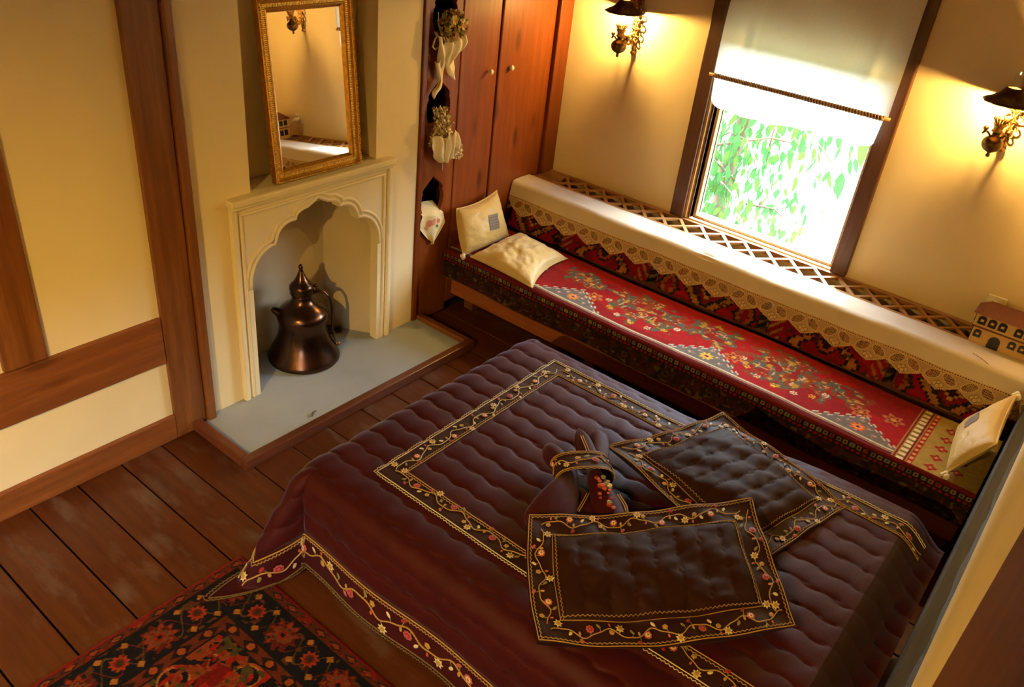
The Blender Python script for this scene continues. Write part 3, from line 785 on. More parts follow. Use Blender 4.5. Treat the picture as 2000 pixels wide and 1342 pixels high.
Yp += np.where(S > 0, 0.008 * np.sin(X * 7.0) * (S / 0.18), 0)
Zp -= np.where(S > 0, 0.0, 0.0)
# the carpet's left corner hangs a little lower
o = mk('divan_carpet', np.stack([X, Yp, Zp], 1), grid_faces(nu, nv)[:, ::-1], RUG, None, True, seat_colour(X, YT, S), (1.56, SEAT_YF, SEAT_Z))
props(o, 'red oriental carpet with flowered borders spread over the divan seat', 'carpet')
m_ = o.modifiers.new('thick', 'SOLIDIFY'); m_.thickness = 0.008; m_.offset = -1
b = MB(); b.box((0.06, 3.09), (3.485, 3.93), (0.402, 0.433)); props(b.build('mattress', LINEN, div, bevel=0.01))

# ---- five carpet-covered back cushions
def back_colour(u, v, k):
    """u along the cushion in metres from its middle, v = height 0..1"""
    n = len(u); col = clear_canvas(n, (138, 9, 10)); y = v * 0.27
    put(col, vnoise(u + k, y, 5, 80) > 0.6, (110, 7, 9), 0.6)
    au = np.abs(u)
    stp = lambda q, s: np.floor(q / s) * s
    # stepped tan lozenge with dark outline
    d = np.abs(stp(au, 0.014)) * 0.9 + np.abs(stp(y - 0.10, 0.014)) * 1.2
    if k % 2 == 0:
        put(col, d < 0.150, (22, 20, 24)); put(col, d < 0.135, (150, 100, 46)); put(col, (d < 0.10), (28, 26, 30)); put(col, d < 0.075, (120, 24, 14)); put(col, d < 0.04, (166, 120, 50)); put(col, d < 0.02, (40, 20, 20))
        e = np.abs(np.abs(stp(au - 0.235, 0.012)) + np.abs(stp(y - 0.06, 0.012)) * 0.7)
        put(col, e < 0.075, (34, 22, 20)); put(col, e < 0.055, (130, 70, 30)); put(col, e < 0.03, (120, 14, 12))
    else:
        hook = np.abs(au - 0.11 - 0.05 * np.sin(stp(y, 0.016) * 40)) < 0.040
        put(col, hook, (24, 20, 22)); put(col, np.abs(au - 0.11 - 0.05 * np.sin(stp(y, 0.016) * 40)) < 0.022, (156, 96, 44))
        put(col, d < 0.080, (26, 24, 28)); put(col, d < 0.064, (150, 60, 24)); put(col, d < 0.035, (30, 20, 24))
        put(col, (au > 0.24) & (np.abs(np.mod(au * 1.0 + y, 0.05) - 0.025) < 0.010), (140, 96, 40))
    put(col, au > 0.315, (20, 14, 14)); put(col, (au > 0.322) & (np.mod(y, 0.05) < 0.022), (120, 90, 44))
    put(col, (vnoise(u, y, 60, 90) > 0.74), (60, 34, 22), 0.8)
    return np.clip(col * (0.8 + 0.4 * vnoise(u, y, 55, 91))[:, None], 0, 1)

ce = [0.03, 0.445, 1.145, 1.845, 2.545, 3.10]
names = ('narrow red carpet back cushion behind the cream silk cushions at the cupboard end', 'red carpet back cushion on the divan, second from the cupboard', 'red carpet back cushion on the divan below the middle of the window', 'red carpet back cushion on the divan below the right window post', 'red carpet back cushion on the divan below the model house')
for k in range(5):
    x0, x1 = ce[k] + 0.004, ce[k + 1] - 0.004
    nu, nv = 130, 64
    U, V = np.meshgrid(np.linspace(0, 1, nu), np.linspace(0, 1, nv), indexing='ij'); U = U.ravel(); V = V.ravel()
    puff = np.clip(1 - np.abs(2 * U - 1) ** 14, 0, 1) ** 0.5 * np.clip(1 - np.abs(2 * V - 1) ** 6, 0, 1) ** 0.5
    yb = 4.105 + 0.0 * V; yf_ = yb - (yb - (3.945 + 0.142 * (1 - np.exp(-3 * V)))) * puff
    P = np.stack([x0 + (x1 - x0) * U, yf_ , 0.452 + 0.25 * V], 1)
    Pb = np.stack([x0 + (x1 - x0) * U, yb + 0.0 * V, 0.452 + 0.25 * V], 1)
    c = back_colour((U - 0.5) * (x1 - x0), V, k)
    F1 = grid_faces(nu, nv); F2 = grid_faces(nu, nv)[:, ::-1] + nu * nv
    props(mk('back_cushion', np.concatenate([P, Pb]), np.concatenate([F1, F2]), RUG, None, True, np.concatenate([c, c]), ((x0 + x1) / 2, 4.05, 0.452)), names[k], 'cushion', 'carpet cushions along the divan back')

# ---- shelf behind the cushions: frame rails and crossing lattice slats
SH = 0.735
shelf = thing('lattice_shelf', 'wooden lattice shelf running along the wall below the window', 'shelf', (1.58, 4.3, SH - 0.03))
box('front_rail', (0.02, XR - 0.005), (4.250, 4.290), (SH - 0.03, SH + 0.004), LATT, shelf, 0.004)
box('back_rail', (0.02, XR - 0.005), (4.462, YW - 0.002), (SH - 0.03, SH + 0.002), LATT, shelf, 0.004)
box('rest_board', (0.02, XR - 0.005), (4.085, 4.249), (SH - 0.028, SH - 0.004), POST_X, shelf, 0.004)
box('end_block', (0.02, 0.17), (4.284, 4.461), (SH - 0.025, SH), LATT, shelf, 0.004)
box('end_block', (3.06, XR - 0.006), (4.284, 4.461), (SH - 0.025, SH), LATT, shelf, 0.004)
sl = MB(); dy = 0.086; dx = 0.072
sl.obox((0, 0, 0), Vector((dx, dy, 0)), Vector((-dy, dx, 0)).normalized() * 0.0100, Vector((0, 0, 0.006)))
slA = sl.build('slat', LATT, shelf)
sl = MB(); sl.obox((0, 0, 0), Vector((-dx, dy, 0)), Vector((dy, dx, 0)).normalized() * 0.0100, Vector((0, 0, 0.006)))
slB = sl.build('slat', LATT, shelf)
first = {0: True, 1: True}
x = 0.245
while x < 3.0:
    for w, src in ((0, slA), (1, slB)):
        if first[w]: o = src; first[w] = False
        else: o = src.copy(); COL.objects.link(o); o.parent = shelf
        # mesh data sits at the parent's offset; move it to place
        o.location = Vector((x, 4.3725, SH - 0.007 - 0.0008 * w))
    x += 0.144
box('dark_well', (0.02, XR - 0.005), (4.17, YW - 0.002), (SH - 0.20, SH - 0.19), DARKIN, shelf, 0)

# ---- white runner over the shelf front with its lace edge
nu = 420; xs = np.linspace(0.012, 3.145, nu)
prof = []
for t in np.linspace(0, 1, 14): prof.append((4.252 - 0.150 * t, SH + 0.009 + 0.004 * math.sin(PI * t)))
for t in np.linspace(0.12, 1, 10):
    a = t * 1.42; prof.append((4.102 - 0.034 * math.sin(a), SH + 0.009 - 0.034 + 0.034 * math.cos(a)))
y0, z0 = prof[-1]
for t in np.linspace(0.08, 1, 12): prof.append((y0 - 0.014 * t, z0 - 0.062 * t))
prof = np.array(prof); nv = len(prof)
def runner_y(x, t):
    return 0.004 * np.sin(x * 5 + t * 2) + 0.003 * np.sin(x * 13)
X, J = np.meshgrid(xs, np.arange(nv), indexing='ij'); X = X.ravel(); J = J.ravel(); T = J / (nv - 1)
Y = prof[J, 0] + runner_y(X, T) * T - 0.003
Z = prof[J, 1] + 0.004 * vnoise(X, T, 7, 101) + 0.006 * np.exp(-((X - 1.42) / 0.05) ** 2) * (T > 0.2) * (T < 0.7) * np.sin(T * 40)
runner = thing('shelf_runner', 'long white linen runner with a scalloped crochet edge over the shelf', 'runner', (1.57, 4.1, 0.5))
mk('linen_cloth', np.stack([X, Y, Z], 1), grid_faces(nu, nv)[:, ::-1], LINEN, runner, True)
# lace
nu, nv = 1300, 40
xs = np.linspace(0.012, 3.145, nu)
X, V = np.meshgrid(xs, np.linspace(0, 1, nv), indexing='ij'); X = X.ravel(); V = V.ravel()
per = 0.174; ph = np.mod(X - 0.05, per) / per
edge = 0.070 + 0.046 * (1 - np.abs(2 * ph - 1)) ** 0.8
s = V * edge
y1, z1 = prof[-1]; dvec = np.array([-0.020, -0.10]); dvec = dvec / np.hypot(*dvec)
Y = y1 + runner_y(X, 1.0) - 0.003 + dvec[0] * s * 0.85; Z = z1 + 0.004 * vnoise(X, np.ones_like(X), 7, 101) + dvec[1] * s
cl = np.tile(lin((204, 170, 122)), (len(X), 1)); al = np.full(len(X), 0.80)
fine = (np.sin(X * 2 * PI / 0.0062) * np.sin(s * 2 * PI / 0.0062)) > 0.15
al[fine] = 0.62
for sg in (-1, 1):           # two leaves in every scallop
    lx = (ph - 0.5) * per - sg * 0.040; ls = s - 0.044
    ca, sa = math.cos(0.55), math.sin(0.55) * sg
    a_ = (lx * ca + ls * sa) / 0.036; b_ = (-lx * sa + ls * ca) / 0.021
    q = np.abs(a_) ** 1.7 + np.abs(b_) ** 1.7
    chk = (np.sin(X * 2 * PI / 0.0105) * np.sin(s * 2 * PI / 0.0105)) > -0.05
    al[(q < 1.0) & chk] = 0.10; al[(q < 1.0) & ~chk] = 0.85
    al[(q >= 1.0) & (q < 1.35)] = 1.0
for dx_, ds_ in ((0, 0.076), (-0.015, 0.085), (0.015, 0.085), (0, 0.094)):
    lx = (ph - 0.5) * per - dx_
    q = np.hypot(lx, s - ds_) / 0.010; al[q < 1] = 1.0; al[(q > 1) & (q < 1.3)] = 0.35
al[edge - s < 0.007] = 1.0; al[(edge - s < 0.007) & (np.mod(X, 0.009) < 0.0035) & (edge - s < 0.0035)] = 0.0
al[s < 0.014] = 1.0; dots = (s > 0.004) & (s < 0.0095) & (np.mod(X, 0.012) < 0.007)
cl[dots] = lin((96, 62, 34))
mk('lace_edge', np.stack([X, Y, Z], 1), grid_faces(nu, nv)[:, ::-1], LACE, runner, False, np.concatenate([cl, al[:, None]], 1))

# ================================================================== LOOSE CUSHIONS
def coons(c00, c10, c11, c01, bow, U, V):
    """four corners, bow = inward sag of the four edges (bottom, right, top, left)"""
    c00, c10, c11, c01 = [np.array(c, dtype=float) for c in (c00, c10, c11, c01)]
    P = (c00[None] * ((1 - U) * (1 - V))[:, None] + c10[None] * (U * (1 - V))[:, None] + c11[None] * (U * V)[:, None] + c01[None] * ((1 - U) * V)[:, None])
    du = ((c10 - c00) + (c11 - c01)) / 2; dv = ((c01 - c00) + (c11 - c10)) / 2
    P += dv[None] * (bow[0] * 4 * U * (1 - U) * (1 - V) - bow[2] * 4 * U * (1 - U) * V)[:, None]
    P += du[None] * (bow[3] * 4 * V * (1 - V) * (1 - U) - bow[1] * 4 * V * (1 - V) * U)[:, None]
    n = np.cross(du, dv); n /= np.linalg.norm(n)
    return P, n
def cushion(name, label, c00, c10, c11, c01, thick, mat, bow=(0.06, 0.06, 0.06, 0.06), seed=0, group=None, tassel=None, patch=None, back=0.5, wr=0.008):
    n = 46
    U, V = np.meshgrid(np.linspace(0, 1, n), np.linspace(0, 1, n), indexing='ij'); U = U.ravel(); V = V.ravel()
    P, nn = coons(c00, c10, c11, c01, bow, U, V)
    e = (np.clip(4 * U * (1 - U), 0, 1) * np.clip(4 * V * (1 - V), 0, 1)) ** 0.42
    w = wr * (vnoise(U, V, 7, seed) - 0.5) + wr * 0.8 * (vnoise(U + V * 0.6, V - U * 0.4, 12, seed + 5) - 0.5)
    e1 = thick * e + w * e; e2 = thick * back * e
    P1 = P + nn[None] * e1[:, None]; P2 = P - nn[None] * e2[:, None]
    F = grid_faces(n, n)
    mid = (np.array(c00) + np.array(c11)) / 2
    T = thing(name, label, 'cushion', tuple(mid), group)
    cv_ = mk('cover', np.concatenate([P1, P2]), np.concatenate([F, F[:, ::-1] + n * n]), mat, T, True)
    # welt along the seam
    idx = [i * n for i in range(n)] + [(n - 1) * n + i for i in range(1, n)] + [i * n + n - 1 for i in range(n - 2, -1, -1)] + [i for i in range(n - 2, -1, -1)]
    b = MB(); b.tube([P[i] for i in idx], 0.0045, 6, caps=False); b.build('piping', mat, T, True)
    if tassel:
        for t in tassel:
            c = Vector([c00, c10, c11, c01][t])
            b = MB(); b.ball(c, 0.012, 10, 7); b.ball(c + Vector((0.008, -0.010, -0.010)), 0.014, 10, 7, (1, 1, 1.2)); b.ball(c + Vector((-0.010, -0.006, -0.008)), 0.010, 8, 6)
            b.build('tassel', PAPER, T, True)
    if patch:
        # woven grey panel in the middle of the cover
        k = 12; pu, pv, sw, sh_, rot = patch
        A, B = np.meshgrid(np.linspace(-1, 1, k), np.linspace(-1, 1, k), indexing='ij'); A = A.ravel(); B = B.ravel()
        uu = pu + (A * math.cos(rot) - B * math.sin(rot)) * sw; vv = pv + (A * math.sin(rot) + B * math.cos(rot)) * sh_
        Q, _n = coons(c00, c10, c11, c01, bow, uu, vv)
        ee = (np.clip(4 * uu * (1 - uu), 0, 1) * np.clip(4 * vv * (1 - vv), 0, 1)) ** 0.42
        w2 = wr * (vnoise(uu, vv, 7, seed) - 0.5) + wr * 0.8 * (vnoise(uu + vv * 0.6, vv - uu * 0.4, 12, seed + 5) - 0.5)
        Q = Q + _n[None] * (thick * ee + w2 * ee + 0.003)[:, None]
        cc = np.where((np.mod(np.arange(k), 2) == 0)[None, :, None], lin((120, 104, 84))[None, None], lin((84, 74, 66))[None, None]) * np.ones((k, 1, 1))
        mk('woven_panel', Q, grid_faces(k, k), THREAD, cv_, True, cc.reshape(-1, 3))
    return T
cushion('silk_cushion', 'cream square cushion with a grey woven panel leaning on the cupboard', (0.165, 3.46, 0.462), (0.155, 3.90, 0.462), (0.065, 3.85, 0.745), (0.050, 3.50, 0.71), 0.085, CUSH, (-0.02, 0.05, 0.07, -0.03), 2, None, [0], (0.60, 0.52, 0.12, 0.17, -0.15), 0.3)
cushion('silk_cushion', 'pale silk cushion lying flat on the divan beside the upright cream cushion', (0.225, 3.455, 0.475), (0.70, 3.450, 0.462), (0.62, 3.90, 0.475), (0.235, 3.915, 0.500), 0.085, CUSH2, (0.02, 0.10, 0.06, 0.04), 9, None, None, None, 0.15, 0.022)
cushion('silk_cushion', 'cream embroidered cushion leaning on the right wall at the divan end', (2.965, 3.495, 0.462), (3.085, 3.56, 0.66), (3.068, 3.97, 0.71), (2.915, 3.90, 0.475), 0.06, CUSH, (0.02, 0.06, 0.06, 0.04), 15, None, [0, 2], (0.50, 0.62, 0.14, 0.12, 0.3), 0.7)

# ================================================================== BED
bed = thing('bed', 'double bed hidden under the dark bedspread, only its shape shows', 'bed', (2.05, 2.24, 0))
for x in (1.16, 3.0):
    for y in (1.62, 2.86): box('leg', (x - 0.035, x + 0.035), (y - 0.035, y + 0.035), (0.0, 0.16), POST_Z, bed, 0.004)
box('bed_frame', (1.12, 3.05), (1.58, 2.90), (0.16, 0.27), POST_X, bed, 0.01)
box('mattress', (1.115, 3.055), (1.575, 2.905), (0.272, 0.455), LINEN, bed, 0.04)

BX0, BX1, BY0, BY1, BZ = 1.035, 3.075, 1.495, 2.985, 0.505
RR = 0.085
def sstep(a, b, x):
    t = np.clip((x - a) / (b - a), 0, 1); return t * t * (3 - 2 * t)
def head_rise(u, v):
    return 0.070 * sstep(1.9, 2.75, u) * sstep(1.35, 1.9, v) - 0.10 * sstep(2.93, 3.09, u)
def edge_prof(s, flare):
    ph = np.clip(s / RR, 0, PI / 2)
    ext = np.maximum(s - RR * PI / 2, 0)
    return RR * np.sin(ph) + ext * math.sin(flare), RR * (1 - np.cos(ph)) + ext * math.cos(flare)
XI, YI, YJ = BX0 + RR, BY0 + RR, BY1 - RR
def spread_base(u, v):
    """cloth coordinates -> smooth surface of the draped spread"""
    a = np.maximum(XI - u, 0); bn = np.maximum(YI - v, 0); bf = np.maximum(v - YJ, 0)
    b = bn + bf
    s = np.hypot(a, b); t = np.arctan2(b, np.maximum(a, 1e-9)); t = np.where((a == 0) & (b == 0), 0, t)
    out, down = edge_prof(s, 0.07)
    top = BZ + head_rise(np.maximum(u, XI), np.clip(v, YI, YJ))
    both = (a > 0) & (b > 0)
    # corner lobe: swings toward the near side and kicks out on the floor
    lob = np.exp(-((np.degrees(t) - 42) / 20) ** 2) * both
    val = np.exp(-((np.degrees(t) - 74) / 9) ** 2) * both * 0.8
    out = out + lob * down * 0.42 - val * down * 0.10
    dn = down * (1 - 0.10 * lob)
    lim = top - 0.012
    exc = np.maximum(dn - lim, 0)
    dn = np.minimum(dn, lim); out = out + exc * 0.9
    tt = np.where(both, t, np.where(b > 0, PI / 2, 0.0))
    # direction is skewed so that the lobe points mostly to the near side
    deg = np.degrees(tt); deg = np.where(both, deg + 26 * np.sin(np.radians(deg * 2)), deg); tt = np.radians(deg)
    dirx = -np.cos(tt); diry = -np.sin(tt) * np.where(bf > 0, -1, 1)
    x = np.maximum(u, XI) + np.where(s > 0, dirx * out, 0)
    y = np.clip(v, YI, YJ) + np.where(s > 0, diry * out, 0)
    z = top - dn
    # gentle folds in the near hanging side
    hang = np.clip(dn / 0.4, 0, 1) * (bn > 0)
    y = y - hang * 0.012 * np.sin(u * 9.0 + 0.6) * (~both)
    return np.stack([x, y, z], 1)
# woven-in band: outer rectangle and inner rectangle in cloth coordinates
FX0, FX1, FY0, FY1, FWD = 1.300, 3.02, 1.700, 2.845, 0.092
def rect_in(u, v, x0, x1, y0, y1):
    return np.minimum(np.minimum(u - x0, x1 - u), np.minimum(v - y0, y1 - v))
def quilt_h(u, v):
    per = 0.104
    vv = v + 0.0075 * np.sin(u * 2 * PI / 0.115 + 1.3 * np.sin(np.floor(v / per) * 5.1)) + 0.010 * (vnoise(u, v, 5, 200) - 0.5)
    q = np.abs(np.sin(PI * vv / per)) ** 0.38
    pk = 0.0035 * (vnoise(u * 2.2, v, 22, 203) - 0.5) * (1 - q)
    hgt = 0.0125 * q + pk + 0.004 * vnoise(u, v, 14, 205)
    d = rect_in(u, v, FX0, FX1, FY0, FY1); band = (d > -0.004) & (d < FWD + 0.004)
    soft = np.where(band, 0.25, 1.0)
    low = sstep(YI - 0.30, YI - 0.34, v); lowu = sstep(XI - 0.30, XI - 0.34, u)   # plain flounce
    edge = 1 - np.maximum(low, lowu)
    return hgt * soft * edge + np.where(band, 0.010, 0)
def spread_pt(u, v, lift=0.0):
    u = np.asarray(u, dtype=float); v = np.asarray(v, dtype=float); e = 0.004
    P = spread_base(u, v); du = spread_base(u + e, v) - spread_base(u - e, v); dv = spread_base(u, v + e) - spread_base(u, v - e)
    n = np.cross(du, dv); n /= (np.linalg.norm(n, axis=1)[:, None] + 1e-12)
    return P + n * (quilt_h(u, v) + lift)[:, None], n
spread = thing('bedspread', 'plum brown quilted bedspread with embroidered vine borders over the bed', 'bedspread', (2.05, 2.24, 0.5))
HEM = 0.515
us = np.concatenate([np.linspace(XI - HEM, XI, 60)[:-1], np.linspace(XI, BX1 + 0.02, 190)])
vs = np.concatenate([np.linspace(YI - HEM, YI, 84)[:-1], np.linspace(YI, YJ, 250)[:-1], np.linspace(YJ, YJ + 0.32, 45)])
U, V = np.meshgrid(us, vs, indexing='ij'); sh_ = U.shape; U = U.ravel(); V = V.ravel()
P, _ = spread_pt(U, V)
F = grid_faces(*sh_)
d = rect_in(U, V, FX0, FX1, FY0, FY1); inband = (d > 0.0) & (d < FWD)
fb = inband[F].all(1)
mk('quilted_cloth', P, F[~fb], QUILT, spread, True)
mk('border_ground', P, F[fb], BAND, spread, True)
# the head end of the spread has a straight thin side
b = MB()

C_CREAM, C_GOLD, C_PINK, C_RED, C_OLIVE, C_ORANGE = [tuple(lin(c)) for c in ((214, 196, 150), (176, 134, 62), (172, 78, 82), (150, 26, 22), (128, 116, 48), (190, 82, 30))]
def surf_embroider(fn, name, parent, braids, vines, scale=1.0, far=True):
    """fn(u, v, lift) -> points, normals. braids: list of (polyline, colour); vines: list of (polyline, side amplitude)"""
    b = MB()
    def resample(pl, step):
        pl = [np.array(p, dtype=float) for p in pl]; out = []
        for p, q in zip(pl[:-1], pl[1:]):
            n = max(int(np.linalg.norm(q - p) / step), 1)
            for k in range(n): out.append(p + (q - p) * k / n)
        out.append(pl[-1]); return np.array(out)
    def lay(uv, rad, col, lift, seg=5):
        if len(uv) < 2: return
        Q, n = fn(uv[:, 0], uv[:, 1], lift); b.tube([tuple(p) for p in Q], rad, seg, col, False)
    for pl, col in braids:
        c = resample(pl, 0.0075)
        t = np.gradient(c, axis=0); t /= (np.linalg.norm(t, axis=1)[:, None] + 1e-9); nn = np.stack([-t[:, 1], t[:, 0]], 1)
        k = np.arange(len(c))
        lay(c, 0.0019 * scale, col, 0.003); z = c + nn * (0.0075 * scale) + nn * ((k % 2) * 0.0045 * scale)[:, None]
        lay(z, 0.0019 * scale, tuple(np.array(col) * 0.75), 0.003)
    def disc(uv, r, col, lift, npt=9, jag=0.25, stretch=1.0, ang=0.0):
        a = np.arange(npt * 2) * PI / npt
        rr = r * (1 - jag * (np.arange(npt * 2) % 2))
        lu = rr * np.cos(a) * stretch; lv = rr * np.sin(a)
        pu = uv[0] + lu * math.cos(ang) - lv * math.sin(ang); pv = uv[1] + lu * math.sin(ang) + lv * math.cos(ang)
        Q, n = fn(np.append(pu, uv[0]), np.append(pv, uv[1]), lift)
        Q[-1] += n[-1] * 0.002
        m = len(Q) - 1
        b.add([tuple(p) for p in Q], [(i, (i + 1) % m, m) for i in range(m)], col)
    for pl, amp, seed in vines:
        R = random.Random(seed); c = resample(pl, 0.008); L = np.concatenate([[0], np.cumsum(np.linalg.norm(np.diff(c, axis=0), axis=1))])
        t = np.gradient(c, axis=0); t /= (np.linalg.norm(t, axis=1)[:, None] + 1e-9); nn = np.stack([-t[:, 1], t[:, 0]], 1)
        wl = 0.150 * scale
        off = amp * np.sin(L * 2 * PI / wl) + amp * 0.25 * np.sin(L * 2 * PI / (wl * 0.43) + 1)
        w = c + nn * off[:, None]
        lay(w, 0.0020 * scale, C_GOLD if seed % 2 else tuple(np.array(C_CREAM) * 0.75), 0.0035)
        p = 0.02
        kind = 0
        while p < L[-1] - 0.015:
            i = min(int(np.searchsorted(L, p)), len(c) - 1); sgn = -1 if off[i] > 0 else 1
            if kind % 2 == 0: sgn = -sgn
            base = w[i]; tip = base + nn[i] * sgn * R.uniform(0.014, 0.022) * scale + t[i] * R.uniform(-0.01, 0.01) * scale
            lay(np.array([base, (base + tip) / 2 + t[i] * 0.003, tip]), 0.0014 * scale, C_OLIVE, 0.0035, 4)
            ang = math.atan2(t[i][1], t[i][0])
            ty = kind % 6
            if ty == 0:
                disc(tip, 0.0165 * scale, C_CREAM, 0.005, 7, 0.42); disc(tip, 0.008 * scale, C_GOLD, 0.0065, 5, 0.1)
            elif ty == 3:
                disc(tip, 0.0145 * scale, C_PINK, 0.005, 8, 0.18); disc(tip, 0.0095 * scale, C_CREAM if R.random() < 0.4 else C_RED, 0.0065, 6, 0.2); disc(tip, 0.004 * scale, C_PINK, 0.0075, 5, 0)
            elif ty in (1, 4):
                disc(tip, 0.0095 * scale, C_OLIVE if R.random() < 0.5 else C_CREAM, 0.005, 6, 0.05, 0.55, ang + sgn * 0.7)
            elif ty == 2:
                disc(tip, 0.010 * scale, C_RED if R.random() < 0.5 else C_PINK, 0.005, 6, 0.1, 0.6, ang - sgn * 0.9); disc(base + nn[i] * sgn * -0.010 * scale, 0.008 * scale, C_GOLD, 0.005, 5, 0.1, 0.6, ang)
            else:
                disc(tip, 0.010 * scale, C_GOLD, 0.005, 5, 0.2); disc(base - nn[i] * sgn * 0.012 * scale, 0.007 * scale, C_ORANGE, 0.005, 5, 0.1, 0.6, ang)
            kind += 1; p += R.uniform(0.026, 0.036) * scale
    return b.build(name, THREAD, parent)
i_ = FWD
rect_o = [(FX1, FY0), (FX0, FY0), (FX0, FY1), (FX1, FY1)]
rect_i = [(FX1, FY0 + i_), (FX0 + i_, FY0 + i_), (FX0 + i_, FY1 - i_), (FX1, FY1 - i_)]
surf_embroider(spread_pt, 'embroidered_border', spread, [(rect_o, C_CREAM), ([(FX1, FY0 + i_ - .010), (FX0 + i_ - .010, FY0 + i_ - .010), (FX0 + i_ - .010, FY1 - i_ + .010), (FX1, FY1 - i_ + .010)], C_GOLD)],
               [([(FX0 + 0.045, FY0 + 0.05), (FX1, FY0 + 0.05)], 0.015, 3), ([(FX0 + 0.045, FY0 + 0.06), (FX0 + 0.045, FY1 - 0.05)], 0.015, 4), ([(FX0 + 0.06, FY1 - 0.046), (FX1, FY1 - 0.046)], 0.015, 5)], 1.0)
q1, q2 = 0.335, 0.490
surf_embroider(spread_pt, 'embroidered_flounce', spread,
               [([(BX1, YI - q1), (XI - q1, YI - q1), (XI - q1, BY1)], C_GOLD), ([(BX1, YI - q2), (XI - q2, YI - q2), (XI - q2, BY1)], tuple(np.array(C_GOLD) * 0.35))],
               [([(XI - q1 - 0.075, YI - q1 - 0.085), (XI + 0.02, YI - q1 - 0.075), (BX1, YI - q1 - 0.075)], 0.022, 7), ([(XI - q1 - 0.075, YI - q1 - 0.04), (XI - q1 - 0.075, BY1)], 0.022, 9)], 1.55)

# ================================================================== SHAMS
def sham(label, c00, c10, c11, c01, puff, bow, ch_dir, nch, seed, sag=0.0):
    """flanged sham; c00->c10 is u. ch_dir 'u' = quilted channels run along v"""
    du = (np.linalg.norm(np.subtract(c10, c00)) + np.linalg.norm(np.subtract(c11, c01))) / 2
    dv = (np.linalg.norm(np.subtract(c01, c00)) + np.linalg.norm(np.subtract(c11, c10))) / 2
    fu, fv = 0.088 / du, 0.088 / dv
    def hgt(U, V):
        iu = (U - fu) / (1 - 2 * fu); iv = (V - fv) / (1 - 2 * fv)
        e = np.clip(4 * iu * (1 - iu), 0, 1) * np.clip(4 * iv * (1 - iv), 0, 1)
        a = iu if ch_dir == 'u' else iv; o_ = iv if ch_dir == 'u' else iu
        aa = a + 0.010 * np.sin(o_ * 34 + 3 * np.floor(a * nch)) + 0.02 * (vnoise(a, o_, 5, seed) - 0.5)
        q = np.abs(np.sin(PI * aa * nch)) ** 0.4
        h = puff * e ** 0.45 + (0.009 * q + 0.006 * (vnoise(iu, iv, 12, seed + 1) - 0.5)) * np.clip(e * 4, 0, 1)
        fl = 0.008 * np.sin(U * 9 + seed) * np.sin(V * 7 + seed) + 0.004 * np.sin(U * 23 + V * 17)
        return h + fl
    def fn(u, v, lift=0.0):
        U = np.asarray(u) / du; V = np.asarray(v) / dv
        P_, nn = coons(c00, c10, c11, c01, bow, U, V)
        s_ = -sag * 4 * U * (1 - U) * (0.3 + 0.7 * V)
        return P_ + nn[None] * (hgt(U, V) + lift + s_)[:, None], np.tile(nn, (len(U), 1))
    T = thing('embroidered_sham', label, 'pillow', tuple(np.mean([c00, c10, c11, c01], 0)), 'embroidered pillow shams on the bed')
    n1, n2 = 150, 120
    U, V = np.meshgrid(np.linspace(0, du, n1), np.linspace(0, dv, n2), indexing='ij'); U = U.ravel(); V = V.ravel()
    P_, _n = fn(U, V)
    Fg = grid_faces(n1, n2)
    inner = ((U > 0.088) & (U < du - 0.088) & (V > 0.088) & (V < dv - 0.088))[Fg].all(1)
    mk('quilted_panel', P_, Fg[inner], SHAM, T, True)
    mk('flange', P_, Fg[~inner], BAND, T, True)
    Pb, nn = coons(c00, c10, c11, c01, bow, U / du, V / dv)
    e = np.clip(4 * U / du * (1 - U / du), 0, 1) * np.clip(4 * V / dv * (1 - V / dv), 0, 1)
    mk('back_cloth', Pb - nn[None] * (0.006 + 0.03 * e ** 0.6)[:, None] + nn[None] * (-sag * 4 * (U / du) * (1 - U / du) * (0.3 + 0.7 * V / dv))[:, None], Fg[:, ::-1], BAND, T, True)
    k = 0.006; w = 0.088
    surf_embroider(fn, 'embroidered_edge', T, [([(k, k), (du - k, k), (du - k, dv - k), (k, dv - k), (k, k)], C_GOLD), ([(w, w), (du - w, w), (du - w, dv - w), (w, dv - w), (w, w)], tuple(np.array(C_GOLD) * 0.85))],
                   [([(0.05, 0.046), (du - 0.03, 0.046)], 0.014, seed), ([(du - 0.046, 0.06), (du - 0.046, dv - 0.05)], 0.014, seed + 2), ([(du - 0.06, dv - 0.046), (0.05, dv - 0.046)], 0.014, seed + 4), ([(0.046, dv - 0.07), (0.046, 0.07)], 0.014, seed + 6)], 0.95)
    return T
# unprojected corner positions
sham('embroidered brown pillow sham lying behind, partly under the front sham', (2.60, 2.15, 0.600), (2.742, 2.775, 0.595), (2.118, 2.955, 0.610), (1.882, 2.380, 0.612), 0.050, (0.0, -0.01, 0.03, 0.03), 'v', 7, 21)
sham('embroidered brown pillow sham in front, overlapping the other sham', (2.262, 1.445, 0.600), (2.828, 2.055, 0.625), (2.478, 2.435, 0.690), (1.934, 1.808, 0.655), 0.045, (-0.075, 0.01, 0.03, -0.02), 'u', 8, 33, 0.012)

